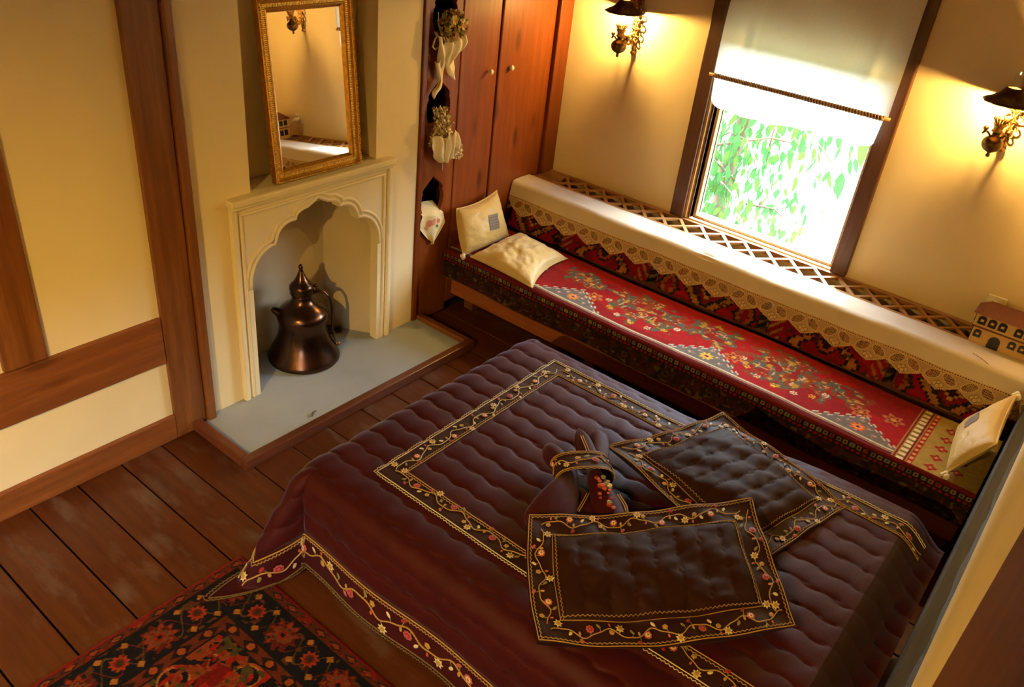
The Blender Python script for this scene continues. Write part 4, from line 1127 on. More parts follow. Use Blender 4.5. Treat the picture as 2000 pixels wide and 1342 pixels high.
# ================================================================== TIED CLOTH BUNDLE
bun = thing('tied_cloth_bundle', 'folded plum satin cloth gathered by an embroidered band, lying on the bed', 'cloth', (1.92, 2.16, 0.56))
def lobe(name, pts, rads, flat, seed):
    n = len(pts); seg = 18; v = []; R = random.Random(seed)
    for i, p in enumerate(pts):
        a = Vector(pts[max(i - 1, 0)]); c = Vector(pts[min(i + 1, n - 1)]); t = (c - a).normalized()
        sd = t.cross(Vector((0, 0, 1))).normalized(); upv = sd.cross(t)
        for k in range(seg):
            q = 2 * PI * k / seg; pl = 1 + 0.13 * math.cos(3 * q + seed + i * 0.3)
            v.append(Vector(p) + sd * (rads[i] * math.cos(q) * pl) + upv * (rads[i] * flat[i] * math.sin(q) * pl))
    f = [(i * seg + k, i * seg + (k + 1) % seg, (i + 1) * seg + (k + 1) % seg, (i + 1) * seg + k) for i in range(n - 1) for k in range(seg)]
    f += [tuple(range(seg - 1, -1, -1)), tuple((n - 1) * seg + k for k in range(seg))]
    o = mk(name, v, f, QUILT, bun, True)
    m_ = o.modifiers.new('sub', 'SUBSURF'); m_.levels = 1; m_.render_levels = 2
    return o
lobe('cloth_fold', [(1.698, 2.235, 0.572), (1.722, 2.225, 0.582), (1.76, 2.205, 0.592), (1.81, 2.178, 0.598), (1.868, 2.145, 0.605), (1.90, 2.095, 0.600), (1.918, 2.04, 0.600), (1.935, 1.975, 0.592), (1.955, 1.90, 0.58), (1.97, 1.85, 0.57)], [0.010, 0.034, 0.048, 0.050, 0.042, 0.044, 0.062, 0.082, 0.090, 0.085], [0.8, 0.8, 0.75, 0.75, 0.8, 0.8, 0.7, 0.55, 0.45, 0.4], 1)
lobe('cloth_fold', [(1.768, 2.352, 0.645), (1.79, 2.335, 0.640), (1.83, 2.305, 0.630), (1.88, 2.262, 0.62), (1.93, 2.225, 0.610)], [0.004, 0.024, 0.038, 0.042, 0.036], [0.6, 0.35, 0.35, 0.5, 0.8], 5)
lobe('cloth_fold', [(1.815, 2.425, 0.615), (1.83, 2.41, 0.618), (1.865, 2.365, 0.618), (1.91, 2.300, 0.614), (1.955, 2.235, 0.606)], [0.022, 0.036, 0.038, 0.036, 0.030], [0.5, 0.4, 0.4, 0.5, 0.8], 8)
lo_ = lobe('cloth_fold', [(1.93, 2.235, 0.600), (1.975, 2.19, 0.606), (2.02, 2.155, 0.600), (2.075, 2.12, 0.592), (2.13, 2.085, 0.582), (2.19, 2.04, 0.572)], [0.030, 0.036, 0.046, 0.058, 0.066, 0.072], [0.8, 0.8, 0.6, 0.45, 0.35, 0.3], 7)
lobe('cloth_fold', [(1.93, 2.13, 0.578), (1.99, 2.07, 0.575), (2.06, 2.0, 0.568), (2.11, 1.95, 0.56)], [0.03, 0.055, 0.075, 0.08], [0.4, 0.3, 0.25, 0.2], 11)
b = MB()
def stitched(pts, col):
    for o_ in (0.0, 0.009):
        b.tube([Vector(p) + Vector((o_ * 0.7, o_ * 0.7, 0)) for p in pts], 0.0022, 5, col)
stitched([(1.80, 2.318, 0.646), (1.84, 2.286, 0.644), (1.875, 2.256, 0.644)], C_GOLD)
stitched([(2.075, 2.175, 0.606), (2.125, 2.145, 0.604), (2.17, 2.10, 0.598)], C_GOLD)
stitched([(1.985, 2.11, 0.592), (2.0, 2.06, 0.594), (2.015, 2.0, 0.594)], C_GOLD)
RB_ = random.Random(3)
for k in range(26):
    t = RB_.random(); c = Vector((1.985, 2.185, 0.642)).lerp(Vector((2.11, 2.085, 0.612)), t) + Vector((RB_.gauss(0, .012), RB_.gauss(0, .012), 0))
    b.ball(c, RB_.uniform(0.006, 0.011), 7, 5, (1, 1, 0.5), RB_.choice([C_CREAM, C_GOLD, C_RED, C_OLIVE, C_ORANGE, C_PINK, C_RED]))
b.build('fold_embroidery', THREAD, bun, kind='stuff')
# band: a flat loop around both folds
cB = Vector((1.905, 2.19, 0.600)); e1 = Vector((0.66, 0.75, 0)).normalized(); e2 = Vector((0, 0, 1)); ax = Vector((0.75, -0.66, 0)).normalized()
RA, RB, HWB = 0.112, 0.060, 0.048
def band_fn(u, v, lift=0.0):
    th = np.asarray(u) / (RA * 0.9); vv = np.asarray(v)
    c = np.sign(np.cos(th)) * np.abs(np.cos(th)) ** 0.75; s_ = np.sign(np.sin(th)) * np.abs(np.sin(th)) ** 0.75
    n = np.outer(c / RA, np.array(e1)) + np.outer(s_ / RB, np.array(e2)); n /= np.linalg.norm(n, axis=1)[:, None]
    P_ = np.array(cB)[None] + np.outer(c * RA, np.array(e1)) + np.outer(s_ * RB, np.array(e2)) + np.outer(vv, np.array(ax))
    return P_ + n * np.asarray(lift).reshape(-1, 1) if np.ndim(lift) else P_ + n * lift, n
n1, n2 = 64, 8; LU = RA * 0.9 * 2 * PI
U, V = np.meshgrid(np.linspace(0, LU, n1), np.linspace(-HWB, HWB, n2), indexing='ij')
P, _n = band_fn(U.ravel(), V.ravel())
bo = mk('band', P, grid_faces(n1, n2)[:, ::-1], BAND, bun, True)
surf_embroider(band_fn, 'band_embroidery', bo, [([(0, HWB - 0.005), (LU / 2, HWB - 0.005)], C_GOLD), ([(0, -HWB + 0.002), (LU / 2, -HWB + 0.002)], C_GOLD)], [([(0.01, 0.0), (LU / 2, 0.0)], 0.014, 41)], 0.95)

# ================================================================== FLOOR RUG
def rug_colour(x, y, x0, x1, y0, y1):
    n = len(x); dx = np.minimum(x - x0, x1 - x); dy = np.minimum(y - y0, y1 - y); d = np.minimum(dx, dy)
    along = np.where(dx < dy, y, x)
    col = clear_canvas(n, (120, 14, 10))
    # field: dark medallion ground with scrolls
    put(col, d > 0.30, (124, 12, 8))
    # wide navy border
    put(col, (d > 0.055) & (d < 0.215), (14, 14, 28))
    # guard stripes
    put(col, d < 0.055, (96, 40, 20)); put(col, d < 0.014, (150, 12, 10)); 
    a = np.mod(along, 0.085)
    g = (d > 0.014) & (d < 0.052)
    put(col, g & (np.abs(a - 0.0425) / 0.034 + np.abs(d - 0.033) / 0.017 < 1), (30, 20, 24)); put(col, g & (np.abs(a - 0.0425) / 0.022 + np.abs(d - 0.033) / 0.011 < 1), (150, 70, 30)); put(col, g & (vnoise(x, y, 60, 300) > .7), (140, 26, 16))
    g2 = (d > 0.215) & (d < 0.275); put(col, g2, (110, 44, 22))
    a2 = np.mod(along, 0.11); put(col, g2 & (np.abs(a2 - 0.055) / 0.045 + np.abs(d - 0.245) / 0.028 < 1), (36, 18, 20)); put(col, g2 & (np.hypot(a2 - 0.055, d - 0.245) < 0.015), (176, 84, 36)); put(col, g2 & ((np.abs(d - 0.217) < 0.004) | (np.abs(d - 0.272) < 0.004)), (18, 14, 20))
    put(col, (d > 0.052) & (d < 0.058), (22, 14, 14))
    vl = (d > 0.062) & (d < 0.21)
    put(col, vl & (np.abs(d - 0.135 - 0.05 * np.sin(along * 2 * PI / 0.155)) < 0.0045), (96, 70, 34)); put(col, vl & (np.abs(d - 0.135 + 0.05 * np.sin(along * 2 * PI / 0.155)) < 0.0035), (110, 34, 20))
    put(col, vl & (vnoise(x, y, 48, 315) > 0.80), (104, 60, 28), 0.8)
    # flowers of the border, large palmettes alternating with small rosettes
    def placed(side):
        out = []
        if side in 'LR':
            xx = x0 + 0.135 if side == 'L' else x1 - 0.135; k = 0; q = y1 - 0.135
            while q > y0: out.append((xx, q, k)); q -= 0.155; k += 1
        else:
            yy = y1 - 0.135; k = 0; q = x0 + 0.135
            while q < x1: out.append((q, yy, k)); q += 0.155; k += 1
        return out
    for side in 'LT':
        for cx, cy, k in placed(side):
            near = (np.abs(x - cx) < 0.12) & (np.abs(y - cy) < 0.12)
            i = np.where(near)[0]
            if len(i) == 0: continue
            sub = col[i].copy()
            if k % 2 == 0:
                q = rosette(x[i], y[i], cx, cy, 0.072, 10, 0.16); put(sub, q < 1, (104, 26, 18)); put(sub, (q < .86) & (vnoise(x[i], y[i], 70, 310) > .5), (150, 60, 30)); put(sub, q < 0.55, (112, 76, 40)); put(sub, q < 0.38, (150, 40, 22)); put(sub, q < 0.16, (30, 16, 20))
            else:
                q = rosette(x[i], y[i], cx, cy, 0.036, 10, 0.14); put(sub, q < 1, (176, 62, 30)); put(sub, q < 0.6, (120, 22, 14)); put(sub, q < 0.38, (60, 50, 26))
                for sx, sy in ((0.055, 0.05), (-0.055, -0.05), (0.055, -0.05), (-0.055, 0.05)):
                    qq = np.abs(x[i] - cx - sx) + np.abs(y[i] - cy - sy); put(sub, qq < 0.016, (190, 120, 50))
            col[i] = sub
    # corner of the field: paired scrolls on navy
    f = d > 0.275
    put(col, f & (vnoise(x, y, 8, 320) + 0.9 * np.clip((0.40 - d) / 0.12, 0, 1) > 0.85), (18, 14, 26))
    cx0, cy0 = x0 + 0.46, y1 - 0.46
    s_, t_ = (x - x0) - (y1 - y), (x - x0) + (y1 - y)
    for k in range(-8, 9):
        for sg in (-1, 1):
            ox, oy = (x0 + 0.335, y1 - 0.335 - k * 0.17) if sg < 0 else (x0 + 0.335 + k * 0.17, y1 - 0.335)
            if k <= 0: continue
            i = np.where((np.abs(x - ox) < 0.1) & (np.abs(y - oy) < 0.1))[0]
            if len(i) == 0: continue
            sub = col[i].copy(); r = np.hypot(x[i] - ox, y[i] - oy); a_ = np.arctan2(y[i] - oy, x[i] - ox)
            spiral = np.mod(r / 0.036 - a_ / (2 * PI), 1.0)
            put(sub, r < 0.068, (20, 14, 22)); put(sub, (r < 0.066) & (spiral < 0.42), (176, 78, 28)); put(sub, (r < 0.066) & (spiral < 0.16), (200, 130, 60)); put(sub, r < 0.018, (150, 30, 18))
            col[i] = sub
    i = np.where(f)[0]; sub = col[i].copy()
    q = rosette(x[i], y[i], x0 + 0.345, y1 - 0.345, 0.075, 6, 0.25); put(sub, q < 1, (150, 68, 26)); put(sub, q < 0.78, (22, 14, 20)); put(sub, q < 0.5, (130, 26, 16)); put(sub, q < 0.2, (180, 120, 60))
    col[i] = sub
    put(col, f & (vnoise(x, y, 34, 330) > 0.70) & (d < 0.46), (150, 66, 26)); put(col, f & (vnoise(x, y, 40, 331) > 0.72) & (d < 0.46), (84, 72, 36)); put(col, f & (vnoise(x, y, 46, 333) > 0.74) & (d < 0.5), (168, 30, 20))
    return np.clip(col * 0.62 * (0.75 + 0.5 * vnoise(x, y, 120, 340))[:, None], 0, 1)
RX0, RX1, RY0, RY1 = 0.862, 2.75, -0.10, 1.362
nu, nv = 430, 380
xs = RX0 + (RX1 - RX0) * np.linspace(0, 1, nu) ** 1.15; ys = RY1 - (RY1 - RY0) * np.linspace(0, 1, nv) ** 1.1
U, V = np.meshgrid(xs, ys, indexing='ij'); U = U.ravel(); V = V.ravel()
d = np.minimum(np.minimum(U - RX0, RX1 - U), np.minimum(V - RY0, RY1 - V))
Z = 0.004 + 0.006 * np.clip(d / 0.01, 0, 1) + 0.0015 * vnoise(U, V, 60, 345)
o = mk('floor_rug', np.stack([U, V, Z], 1), grid_faces(nu, nv)[:, ::-1], RUG, None, True, rug_colour(U, V, RX0, RX1, RY0, RY1), (1.8, 0.63, 0.002))
props(o, 'dark red and navy oriental rug on the floorboards beside the bed', 'rug')

# ================================================================== BLIND
bl = thing('window_blind', 'white muslin roller blind pulled halfway down the window', 'blind', (1.545, 4.43, 1.6))
nu, nv = 120, 110
U, V = np.meshgrid(np.linspace(0, 1, nu), np.linspace(0, 1, nv), indexing='ij'); U = U.ravel(); V = V.ravel()
zt, zr = 2.75, 1.626
Z = zt + (zr - zt) * V
sagf = 0.020 * np.sin(U * PI) * np.sin(V * PI) + 0.012 * np.sin((U * 1.0 - V * 1.4) * 11) * V * (1 - V) * 2 + 0.008 * np.exp(-((U - 0.14) / 0.03) ** 2) * V + 0.008 * np.exp(-((U - 0.22) / 0.03) ** 2) * V + 0.012 * np.exp(-((U - 0.93 + 0.1 * V) / 0.03) ** 2) * V
X = 1.072 + 0.960 * U - 0.006 * np.sin(V * 9) * (U < 0.02)
mk('muslin_sheet', np.stack([X, 4.408 - sagf, Z], 1), grid_faces(nu, nv)[:, ::-1], BLIND, bl, True)
nv = 24
U, V = np.meshgrid(np.linspace(0, 1, nu), np.linspace(0, 1, nv), indexing='ij'); U = U.ravel(); V = V.ravel()
drop = 0.165 + 0.015 * np.sin(U * 6)
corner = np.minimum(U, 1 - U) / 0.06; drop = drop * np.clip(0.80 + 0.2 * np.sqrt(np.clip(corner, 0, 1)), 0, 1)
X = 1.075 + 0.94 * U + 0.02 * V * (0.5 - U)
mk('hem_valance', np.stack([X, 4.408 - 0.012 * np.sin(U * 34) * V, 1.621 - drop * V], 1), grid_faces(nu, nv)[:, ::-1], BLIND, bl, True)
b = MB(); b.tube([(1.045, 4.403, 1.618), (2.045, 4.403, 1.624)], 0.009, 10); b.build('rod', SASH, bl, True)
b = MB()
for s in (0, 1):
    pts = [(1.075 + 0.94 * t, 4.392 + 0.006 * math.cos(t * 190 + s * PI), 1.619 + 0.005 * t + 0.008 * math.sin(t * 190 + s * PI)) for t in np.linspace(0, 1, 420)]
    b.tube(pts, 0.006, 5)
b.build('rope_trim', ROPE, bl, True)

# ================================================================== MODEL HOUSE, SOCKET
hx0, hx1, hy0, hy1, hz0 = 2.765, 3.07, 4.235, 4.345, SH + 0.006
house = thing('model_house', 'small ceramic model house with red roof at the shelf end', 'ornament', ((hx0 + hx1) / 2, 4.29, hz0))
b = MB(); b.box((hx0 + 0.008, hx1), (hy0 + 0.008, hy1), (hz0, hz0 + 0.095)); b.build('lower_storey', HOUSEW, house, bevel=0.003)
up_ = MB(); up_.box((hx0, hx1), (hy0, hy1), (hz0 + 0.095, hz0 + 0.165)); ups = up_.build('upper_storey', HOUSEW, house, bevel=0.003)
b = MB(); b.box((hx0 - 0.004, hx1 + 0.003), (hy0 - 0.004, hy1), (hz0 + 0.092, hz0 + 0.099)); b.build('floor_band', ROOFRED, house, bevel=0.001)
b = MB(); e = 0.016; zr_ = hz0 + 0.165
v = [(hx0 - e, hy0 - e, zr_), (hx1 + e, hy0 - e, zr_), (hx1 + e, hy1 + e, zr_), (hx0 - e, hy1 + e, zr_), (hx0 + 0.035, (hy0 + hy1) / 2, zr_ + 0.055), (hx1 - 0.035, (hy0 + hy1) / 2, zr_ + 0.055)]
b.add(v, [(0, 1, 5, 4), (1, 2, 5), (2, 3, 4, 5), (3, 0, 4), (3, 2, 1, 0)]); b.build('roof', ROOFRED, house)
def hwin(x, z, w, h, parent, y):
    bb = MB()
    pts = [(x - w / 2, z), (x + w / 2, z), (x + w / 2, z + h * 0.7)] + [(x + w / 2 * math.cos(a), z + h * 0.7 + h * 0.3 * math.sin(a)) for a in np.linspace(0.2, PI - 0.2, 7)] + [(x - w / 2, z + h * 0.7)]
    n = len(pts); bb.add([(p, y, q) for p, q in pts] + [(p, y - 0.004, q) for p, q in pts], [tuple(range(n, 2 * n)), tuple(range(n - 1, -1, -1))] + [(i, (i + 1) % n, n + (i + 1) % n, n + i) for i in range(n)])
    bb.build('window', WINDOW_BLUE, parent)
    bb = MB(); bb.box((x - w * .2, x + w * .2), (y - 0.0055, y - 0.004), (z + h * .35, z + h * .62)); bb.build('painted_pane', HOUSEW, parent)
for x in (0.032, 0.078, 0.124, 0.195, 0.240, 0.284): hwin(hx0 + x, hz0 + 0.112, 0.036, 0.044, ups, hy0)
for x in (0.034, 0.190, 0.236, 0.280): hwin(hx0 + x, hz0 + 0.040, 0.034, 0.040, house, hy0 + 0.008)
bb = MB(); x = hx0 + 0.116; y = hy0 + 0.008
pts = [(x - 0.026, hz0 + 0.002), (x + 0.026, hz0 + 0.002)] + [(x + 0.026 * math.cos(a), hz0 + 0.045 + 0.026 * math.sin(a)) for a in np.linspace(0, PI, 11)]
n = len(pts); bb.add([(p, y, q) for p, q in pts] + [(p, y - 0.004, q) for p, q in pts], [tuple(range(n, 2 * n))] + [(i, (i + 1) % n, n + (i + 1) % n, n + i) for i in range(n)]); bb.build('door', WINDOW_BLUE, house)
for z0_ in (0.112,):
    for yy in (0.03, 0.075):
        bb = MB(); bb.box((hx0 - 0.004, hx0), (hy0 + yy - 0.016, hy0 + yy + 0.016), (hz0 + z0_, hz0 + z0_ + 0.042)); bb.build('window', WINDOW_BLUE, ups)
for yy in (0.03, 0.075):
    bb = MB(); bb.box((hx0 + 0.004, hx0 + 0.008), (hy0 + yy - 0.016, hy0 + yy + 0.016), (hz0 + 0.03, hz0 + 0.075)); bb.build('window', WINDOW_BLUE, house)

sk = thing('wall_socket', 'white plastic wall socket with a plug behind the model house', 'socket', (2.80, YW, 0.86))
box('face_plate', (2.757, 2.845), (YW - 0.012, YW), (0.835, 0.918), PLASTIC, sk, 0.004)
b = MB(); b.lathe([(0.019, 0), (0.019, 0.02), (0.014, 0.045), (0.006, 0.06)], (2.80, YW - 0.012, 0.876), 16, (0, -1, 0)); b.build('plug', PLASTIC, sk, True)
b = MB(); b.tube([(2.80, YW - 0.07, 0.876), (2.80, YW - 0.10, 0.868), (2.80, YW - 0.125, 0.84), (2.80, YW - 0.130, 0.80), (2.80, YW - 0.128, 0.758)], 0.0035, 6); b.build('cord', PLASTIC, sk, True)
b = MB(); pts = []
for t in np.linspace(0, 1, 24):
    a = -0.6 + t * 3.6; pts.append((2.87 + 0.075 * math.sin(a), 4.10 - 0.050 * t, 0.745 - 0.17 * t * t + 0.012))
b.tube(pts, 0.0018, 5); props(b.build('thin_wire', ROPE, loc=(2.87, 4.08, 0.66)), 'thin curling wire hanging over the white runner by the model house', 'wire')

# ================================================================== DRIED BOUQUETS AND EMBROIDERED CLOTH IN THE CUPBOARD OPENINGS
def ribbon(pts, w, wdir, thick=0.003):
    """soft strip following points"""
    pts = [Vector(p) for p in pts]; wd = Vector(wdir); v = []; f = []; n = len(pts)
    for i, p in enumerate(pts):
        ww = w[i] if isinstance(w, (list, tuple)) else w
        k = Vector((0.008 * math.sin(i * 1.7), 0, 0))
        v += [p - wd * ww + k, p + Vector((0.010, 0, 0)), p + wd * ww - k]
    for i in range(n - 1):
        for k in range(2): f.append((i * 3 + k, i * 3 + k + 1, (i + 1) * 3 + k + 1, (i + 1) * 3 + k))
    return v, f
def petals(b, c, r, cols, R, nb=4):
    c = Vector(c)
    for k in range(nb):
        d = Vector((R.uniform(0.2, 1), R.uniform(-1, 1), R.uniform(-1, 1))).normalized(); s_ = d.cross(Vector((R.random(), R.random(), R.random()))).normalized(); u_ = d.cross(s_)
        col = R.choice(cols); m = c + d * r * 0.3
        v = [m, m + s_ * r * 0.6 + d * r * .35, m + d * r * 1.1 + u_ * r * .2, m - s_ * r * 0.6 + d * r * .35]
        b.add(v, [(0, 1, 2, 3)], col)
R = random.Random(5)
bq = thing('dried_bouquet', 'green and yellow dried flower bouquet with trailing gauze ribbon on the cupboard', 'bouquet', (0.02, 3.38, 1.70))
b = MB(); G = [tuple(lin(c)) for c in ((190, 180, 90), (120, 116, 50), (222, 204, 130), (206, 150, 84), (232, 218, 160), (150, 70, 48))]
for k in range(230):
    a = R.uniform(0, 2 * PI); rr = math.sqrt(R.random()); p = (0.012 + 0.055 * math.sqrt(max(0, 1 - rr * rr)) * R.uniform(.5, 1), 3.388 + 0.105 * rr * math.cos(a), 1.745 + 0.082 * rr * math.sin(a)); petals(b, p, R.uniform(0.012, 0.022), G, R, 4)
b.build('flower_heads', FLOWER, bq, kind='stuff')
for (ry_, rz_, rr_, rc_) in ((3.43, 1.765, 0.036, 4), (3.375, 1.715, 0.032, 3), (3.365, 1.79, 0.030, 2)):
    b = MB()
    for q in range(3):
        for k in range(6):
            a = 2 * PI * k / 6 + q * 0.5; r_ = rr_ * (1 - 0.28 * q); c_ = Vector((0.055 + 0.008 * q, ry_, rz_)); d_ = Vector((0, math.cos(a), math.sin(a))); p_ = Vector((0, -math.sin(a), math.cos(a)))
            b.add([c_, c_ + d_ * r_ * .6 + p_ * r_ * .5 + Vector((0.004, 0, 0)), c_ + d_ * r_ + Vector((0.012, 0, 0)), c_ + d_ * r_ * .6 - p_ * r_ * .5 + Vector((0.004, 0, 0))], [(0, 1, 2, 3)], G[rc_] if q < 2 else G[3])
    b.build('rose', FLOWER, bq)
b = MB()
for k in range(16):
    y0_ = 3.36 + R.uniform(-.05, .05); b.tube([(0.02, y0_, 1.75), (0.035, y0_ + R.uniform(-.03, .03), 1.70), (0.03, y0_ + R.uniform(-.06, .06), 1.64 + R.uniform(0, .04))], 0.0016, 4, G[1])
b.build('stems', FLOWER, bq, kind='stuff')
def drape(name, spine, widths, pleats, amp, parent, mat=None, seed=0, nA=30, nB=34):
    """soft pleated cloth hanging along a spine of (x, y, z) points"""
    sp = np.array(spine, dtype=float); tt = np.linspace(0, 1, len(sp)); B = np.linspace(0, 1, nB)
    def smooth(v):
        q = np.interp(B, tt, v)
        return np.convolve(np.pad(q, 3, mode='edge'), np.ones(7) / 7, 'valid')
    cx_, cy_, cz_, w_ = smooth(sp[:, 0]), smooth(sp[:, 1]), smooth(sp[:, 2]), smooth(np.array(widths, dtype=float))
    A_, Bi = np.meshgrid(np.linspace(-1, 1, nA), np.arange(nB), indexing='ij'); A_ = A_.ravel(); Bi = Bi.ravel(); b_ = B[Bi]
    ph_ = pleats * A_ * PI + seed + 1.5 * np.sin(b_ * 4 + seed)
    X_ = cx_[Bi] + amp * np.cos(ph_) * np.clip(w_[Bi] / 0.05, 0.25, 1) + 0.012 * (1 - A_ ** 2)
    Y_ = cy_[Bi] + A_ * w_[Bi] + 0.004 * np.sin(ph_ * 0.7 + b_ * 9)
    Z_ = cz_[Bi] + 0.012 * np.sin(A_ * 5 + seed) * (1 - 0.4 * b_)
    o = mk(name, np.stack([X_, Y_, Z_], 1), grid_faces(nA, nB), mat or PAPER, parent, True)
    m_ = o.modifiers.new('thick', 'SOLIDIFY'); m_.thickness = 0.0015
    return o
drape('gauze_wrap', [(0.035, 3.375, 1.715), (0.05, 3.385, 1.67), (0.042, 3.37, 1.62), (0.03, 3.35, 1.58), (0.022, 3.34, 1.555)], [0.105, 0.112, 0.080, 0.055, 0.042], 3.2, 0.010, bq, seed=1)
drape('gauze_ribbon', [(0.03, 3.315, 1.60), (0.026, 3.312, 1.54), (0.022, 3.325, 1.49), (0.03, 3.315, 1.455), (0.026, 3.285, 1.43), (0.02, 3.283, 1.39)], [0.048, 0.030, 0.013, 0.018, 0.022, 0.002], 1.3, 0.006, bq, seed=2, nA=14)
drape('gauze_ribbon', [(0.032, 3.375, 1.60), (0.028, 3.385, 1.55), (0.024, 3.41, 1.515), (0.024, 3.43, 1.475)], [0.040, 0.032, 0.024, 0.003], 1.1, 0.006, bq, seed=3, nA=14)
b = MB(); b.tube([(0.02, 3.30, 1.72), (0.03, 3.262, 1.70), (0.03, 3.248, 1.665), (0.025, 3.272, 1.648), (0.03, 3.30, 1.66)], 0.004, 6); b.tube([(0.02, 3.29, 1.83), (0.03, 3.285, 1.77), (0.04, 3.30, 1.72), (0.04, 3.32, 1.68)], 0.0025, 5); b.build('cord_loop', PAPER, bq, True)
bq2 = thing('dried_bouquet', 'white dried flower bouquet wrapped in pale gauze below the green bouquet', 'bouquet', (0.02, 3.36, 1.15))
b = MB(); W_ = [tuple(lin(c)) for c in ((232, 218, 184), (212, 192, 146), (246, 238, 214), (186, 156, 106))]
for k in range(260):
    t = R.random(); p = (0.015 + 0.05 * math.sin(PI * min(1, t + .15)) * R.random(), 3.335 + 0.02 * t + R.uniform(-1, 1) * (0.045 + 0.045 * t), 1.335 - 0.20 * t + R.uniform(-.01, .01)); petals(b, p, R.uniform(0.010, 0.018), W_, R, 3)
for k in range(40):
    p = (0.03 + R.uniform(0, .03), 3.46 + R.uniform(-.035, .035), 1.09 + R.uniform(-.05, .04)); petals(b, p, 0.018, W_[:3], R, 4)
b.build('flower_heads', FLOWER, bq2, kind='stuff')
drape('gauze_wrap', [(0.045, 3.335, 1.185), (0.055, 3.35, 1.14), (0.05, 3.37, 1.08), (0.035, 3.385, 1.02)], [0.080, 0.098, 0.085, 0.030], 2.6, 0.012, bq2, seed=4)
drape('gauze_wrap', [(0.06, 3.405, 1.20), (0.065, 3.415, 1.15), (0.055, 3.42, 1.09), (0.04, 3.42, 1.035)], [0.040, 0.060, 0.052, 0.028], 2.0, 0.010, bq2, seed=6)
b = MB(); b.tube([(0.02, 3.385, 1.02), (0.022, 3.388, 0.965)], 0.002, 5, W_[1]); b.tube([(0.03, 3.47, 1.09), (0.035, 3.52, 1.055)], 0.0016, 4, W_[1]); b.tube([(0.03, 3.47, 1.09), (0.035, 3.515, 1.065)], 0.0013, 4, W_[1]); b.build('stems', FLOWER, bq2)
cl_ = thing('embroidered_cloth', 'pointed white cloth with pink embroidery hanging from the lowest opening', 'cloth', (0.02, 3.34, 0.62))
n = 26; v = []; c_ = []
A, B = np.meshgrid(np.linspace(-1, 1, n), np.linspace(0, 1, n), indexing='ij'); A = A.ravel(); B = B.ravel()
wid = np.where(B < 0.45, 0.080 + 0.03 * B / 0.45, 0.11 * (1 - ((B - 0.45) / 0.55)) ** 0.8 + 0.001)
Yc = 3.338 + A * wid; Zc = np.where(B < 0.12, 0.705 + 0.05 * (1 - B / 0.12), 0.705 - (B - 0.12) / 0.88 * 0.185) - 0.010 * A; Xc = np.where(B < 0.12, -0.08 * (1 - B / 0.12), 0.014) + 0.012 * np.cos(A * 4) * (B > 0.1) + 0.006
cc = np.tile(lin((224, 206, 160)), (len(A), 1))
for py_, pz_, r_, c in ((3.30, 0.655, 0.022, (196, 120, 90)), (3.33, 0.665, 0.020, (206, 140, 110)), (3.37, 0.66, 0.018, (190, 110, 84)), (3.285, 0.63, 0.014, (200, 130, 100)), (3.362, 0.632, 0.012, (70, 90, 50)), (3.372, 0.618, 0.010, (70, 90, 50)), (3.392, 0.648, 0.012, (180, 100, 80))):
    put(cc, np.hypot(Yc - py_, Zc - pz_) < r_, c)
mk('cloth_panel', np.stack([Xc, Yc, Zc], 1), grid_faces(n, n), FLOWER, cl_, True, cc)

# ---- unseen hill ring added to block low skylight, meadow below the windows
n = 90; hv = []; hf = []
for ring_, (r_, zb) in enumerate(((26.0, -2.7), (29.0, 3.2), (33.0, 6.2), (40.0, 7.6), (52.0, 8.0))):
    for k in range(n):
        a = 2 * PI * k / n; hgt_ = zb + (0.9 * math.sin(a * 7 + ring_) + 0.7 * math.sin(a * 17 + 2 * ring_)) * (0.0 if ring_ == 0 else 1.0)
        hv.append((1.5 + r_ * math.cos(a), 1.5 + r_ * math.sin(a), hgt_))
for i in range(4):
    for k in range(n): hf.append((i * n + k, i * n + (k + 1) % n, (i + 1) * n + (k + 1) % n, (i + 1) * n + k))
props(mk('sky_block_hills', hv, hf, m_plain('sky_block_hill', (0.030, 0.045, 0.016), 0.95, 0, 0.5, 0.8), None, True, None, (1.5, 1.5, -2.6)), kind='structure')
# ---- meadow
b = MB(); b.add([(-60, -60, -2.6), (60, -60, -2.6), (60, 60, -2.6), (-60, 60, -2.6)], [(0, 1, 2, 3)])
props(b.build('ground', m_plain('meadow_green', (0.13, 0.125, 0.08), 0.9, 0, 0.3, 0.6), loc=(0, 0, -2.6)), kind='structure')
# ================================================================== OUTSIDE: a leafy tree in front of the window
tree = thing('leafy_tree', 'sunlit green tree with drooping leaves outside the window', 'tree', (1.2, 6.6, -0.5))
R = random.Random(11)
b = MB(); b.tube([(0.3, 6.9, -0.8), (0.28, 6.85, 0.3), (0.4, 6.7, 1.0), (0.7, 6.5, 1.6), (1.1, 6.3, 2.1)], [0.09, 0.08, 0.06, 0.04, 0.02], 8); b.build('trunk', BARK, tree, True)
b = MB(); tips = []
for k in range(26):
    s0 = Vector((R.uniform(0.0, 0.7), R.uniform(6.1, 6.9), R.uniform(0.1, 1.7))); e0 = s0 + Vector((R.uniform(-0.2, 0.9), R.uniform(-0.7, 0.2), R.uniform(-0.25, 0.35)))
    b.tube([s0, s0.lerp(e0, .5) + Vector((0, 0, 0.08)), e0], [0.012, 0.008, 0.003], 5); tips.append((s0, e0))
b.build('branches', BARK, tree, True, kind='stuff')
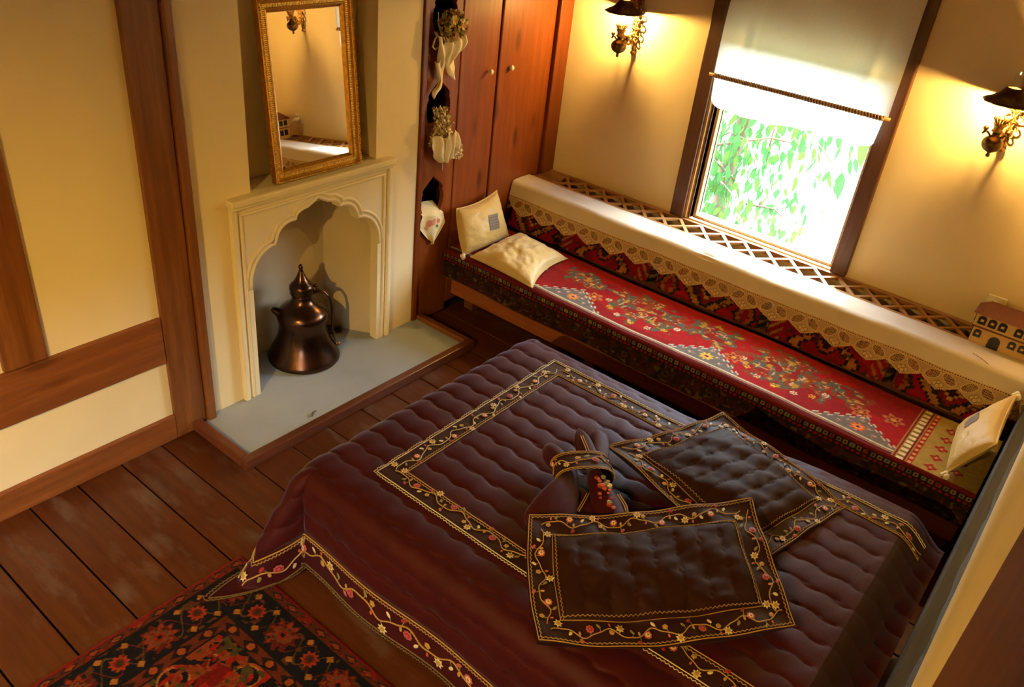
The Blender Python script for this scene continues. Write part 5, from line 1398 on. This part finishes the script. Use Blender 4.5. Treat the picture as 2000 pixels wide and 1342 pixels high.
def leaf_geo(b, c, d, L, w):
    d = Vector(d).normalized(); s_ = d.cross(Vector((R.uniform(-1, 1), R.uniform(-1, 1), R.uniform(-.5, 1)))).normalized(); nn = d.cross(s_); c = Vector(c)
    v = [c, c + d * L * .3 + s_ * w + nn * w * .3, c + d * L * .65 + s_ * w * .8 + nn * w * .2, c + d * L - nn * w * .3, c + d * L * .65 - s_ * w * .8 + nn * w * .2, c + d * L * .3 - s_ * w + nn * w * .3, c + d * L * .5]
    b.add(v, [(0, 1, 6), (1, 2, 6), (2, 3, 6), (3, 4, 6), (4, 5, 6), (5, 0, 6)])
b = MB(); b2 = MB()
for k in range(1150):
    s0, e0 = R.choice(tips); t = R.random(); c = s0.lerp(e0, t) + Vector((R.gauss(0, .16), R.gauss(0, .15), R.gauss(0, .18)))
    leaf_geo(b if R.random() < .7 else b2, c, (R.uniform(-.5, .5), R.uniform(-.4, .2), -1), R.uniform(0.07, 0.14), R.uniform(0.014, 0.027))
b.build('foliage', LEAFM, tree, kind='stuff'); b2.build('foliage', LEAFM2, tree, kind='stuff')
src = []
for k in range(3):
    bb = MB(); leaf_geo(bb, (0, 0, 0), (0.15 * (k - 1), -0.1, -1), 0.20, 0.036)
    src.append(bb)
spots = [(1.14, 5.9, 1.36), (1.24, 5.9, 1.40), (1.34, 5.95, 1.42), (1.46, 6.0, 1.44), (1.52, 5.9, 1.30), (1.60, 5.95, 1.22), (1.66, 5.95, 1.18), (1.72, 5.95, 1.16), (1.58, 5.9, 1.12), (1.30, 5.85, 1.28), (1.40, 6.0, 1.18), (1.90, 6.2, 1.30), (1.98, 6.2, 1.28), (2.06, 6.2, 1.26), (1.80, 6.0, 0.92), (1.86, 6.0, 0.86), (1.94, 6.0, 0.84), (1.50, 5.9, 0.86), (1.70, 5.8, 0.58), (1.78, 5.8, 0.54)]
for k, p in enumerate(spots):
    bb = src[k % 3]; off = Vector(p); bb2 = MB(); bb2.add([Vector(q) + off for q in bb.v], bb.f); bb2.build('leaf', LEAFM if k % 4 else LEAFM2, tree)
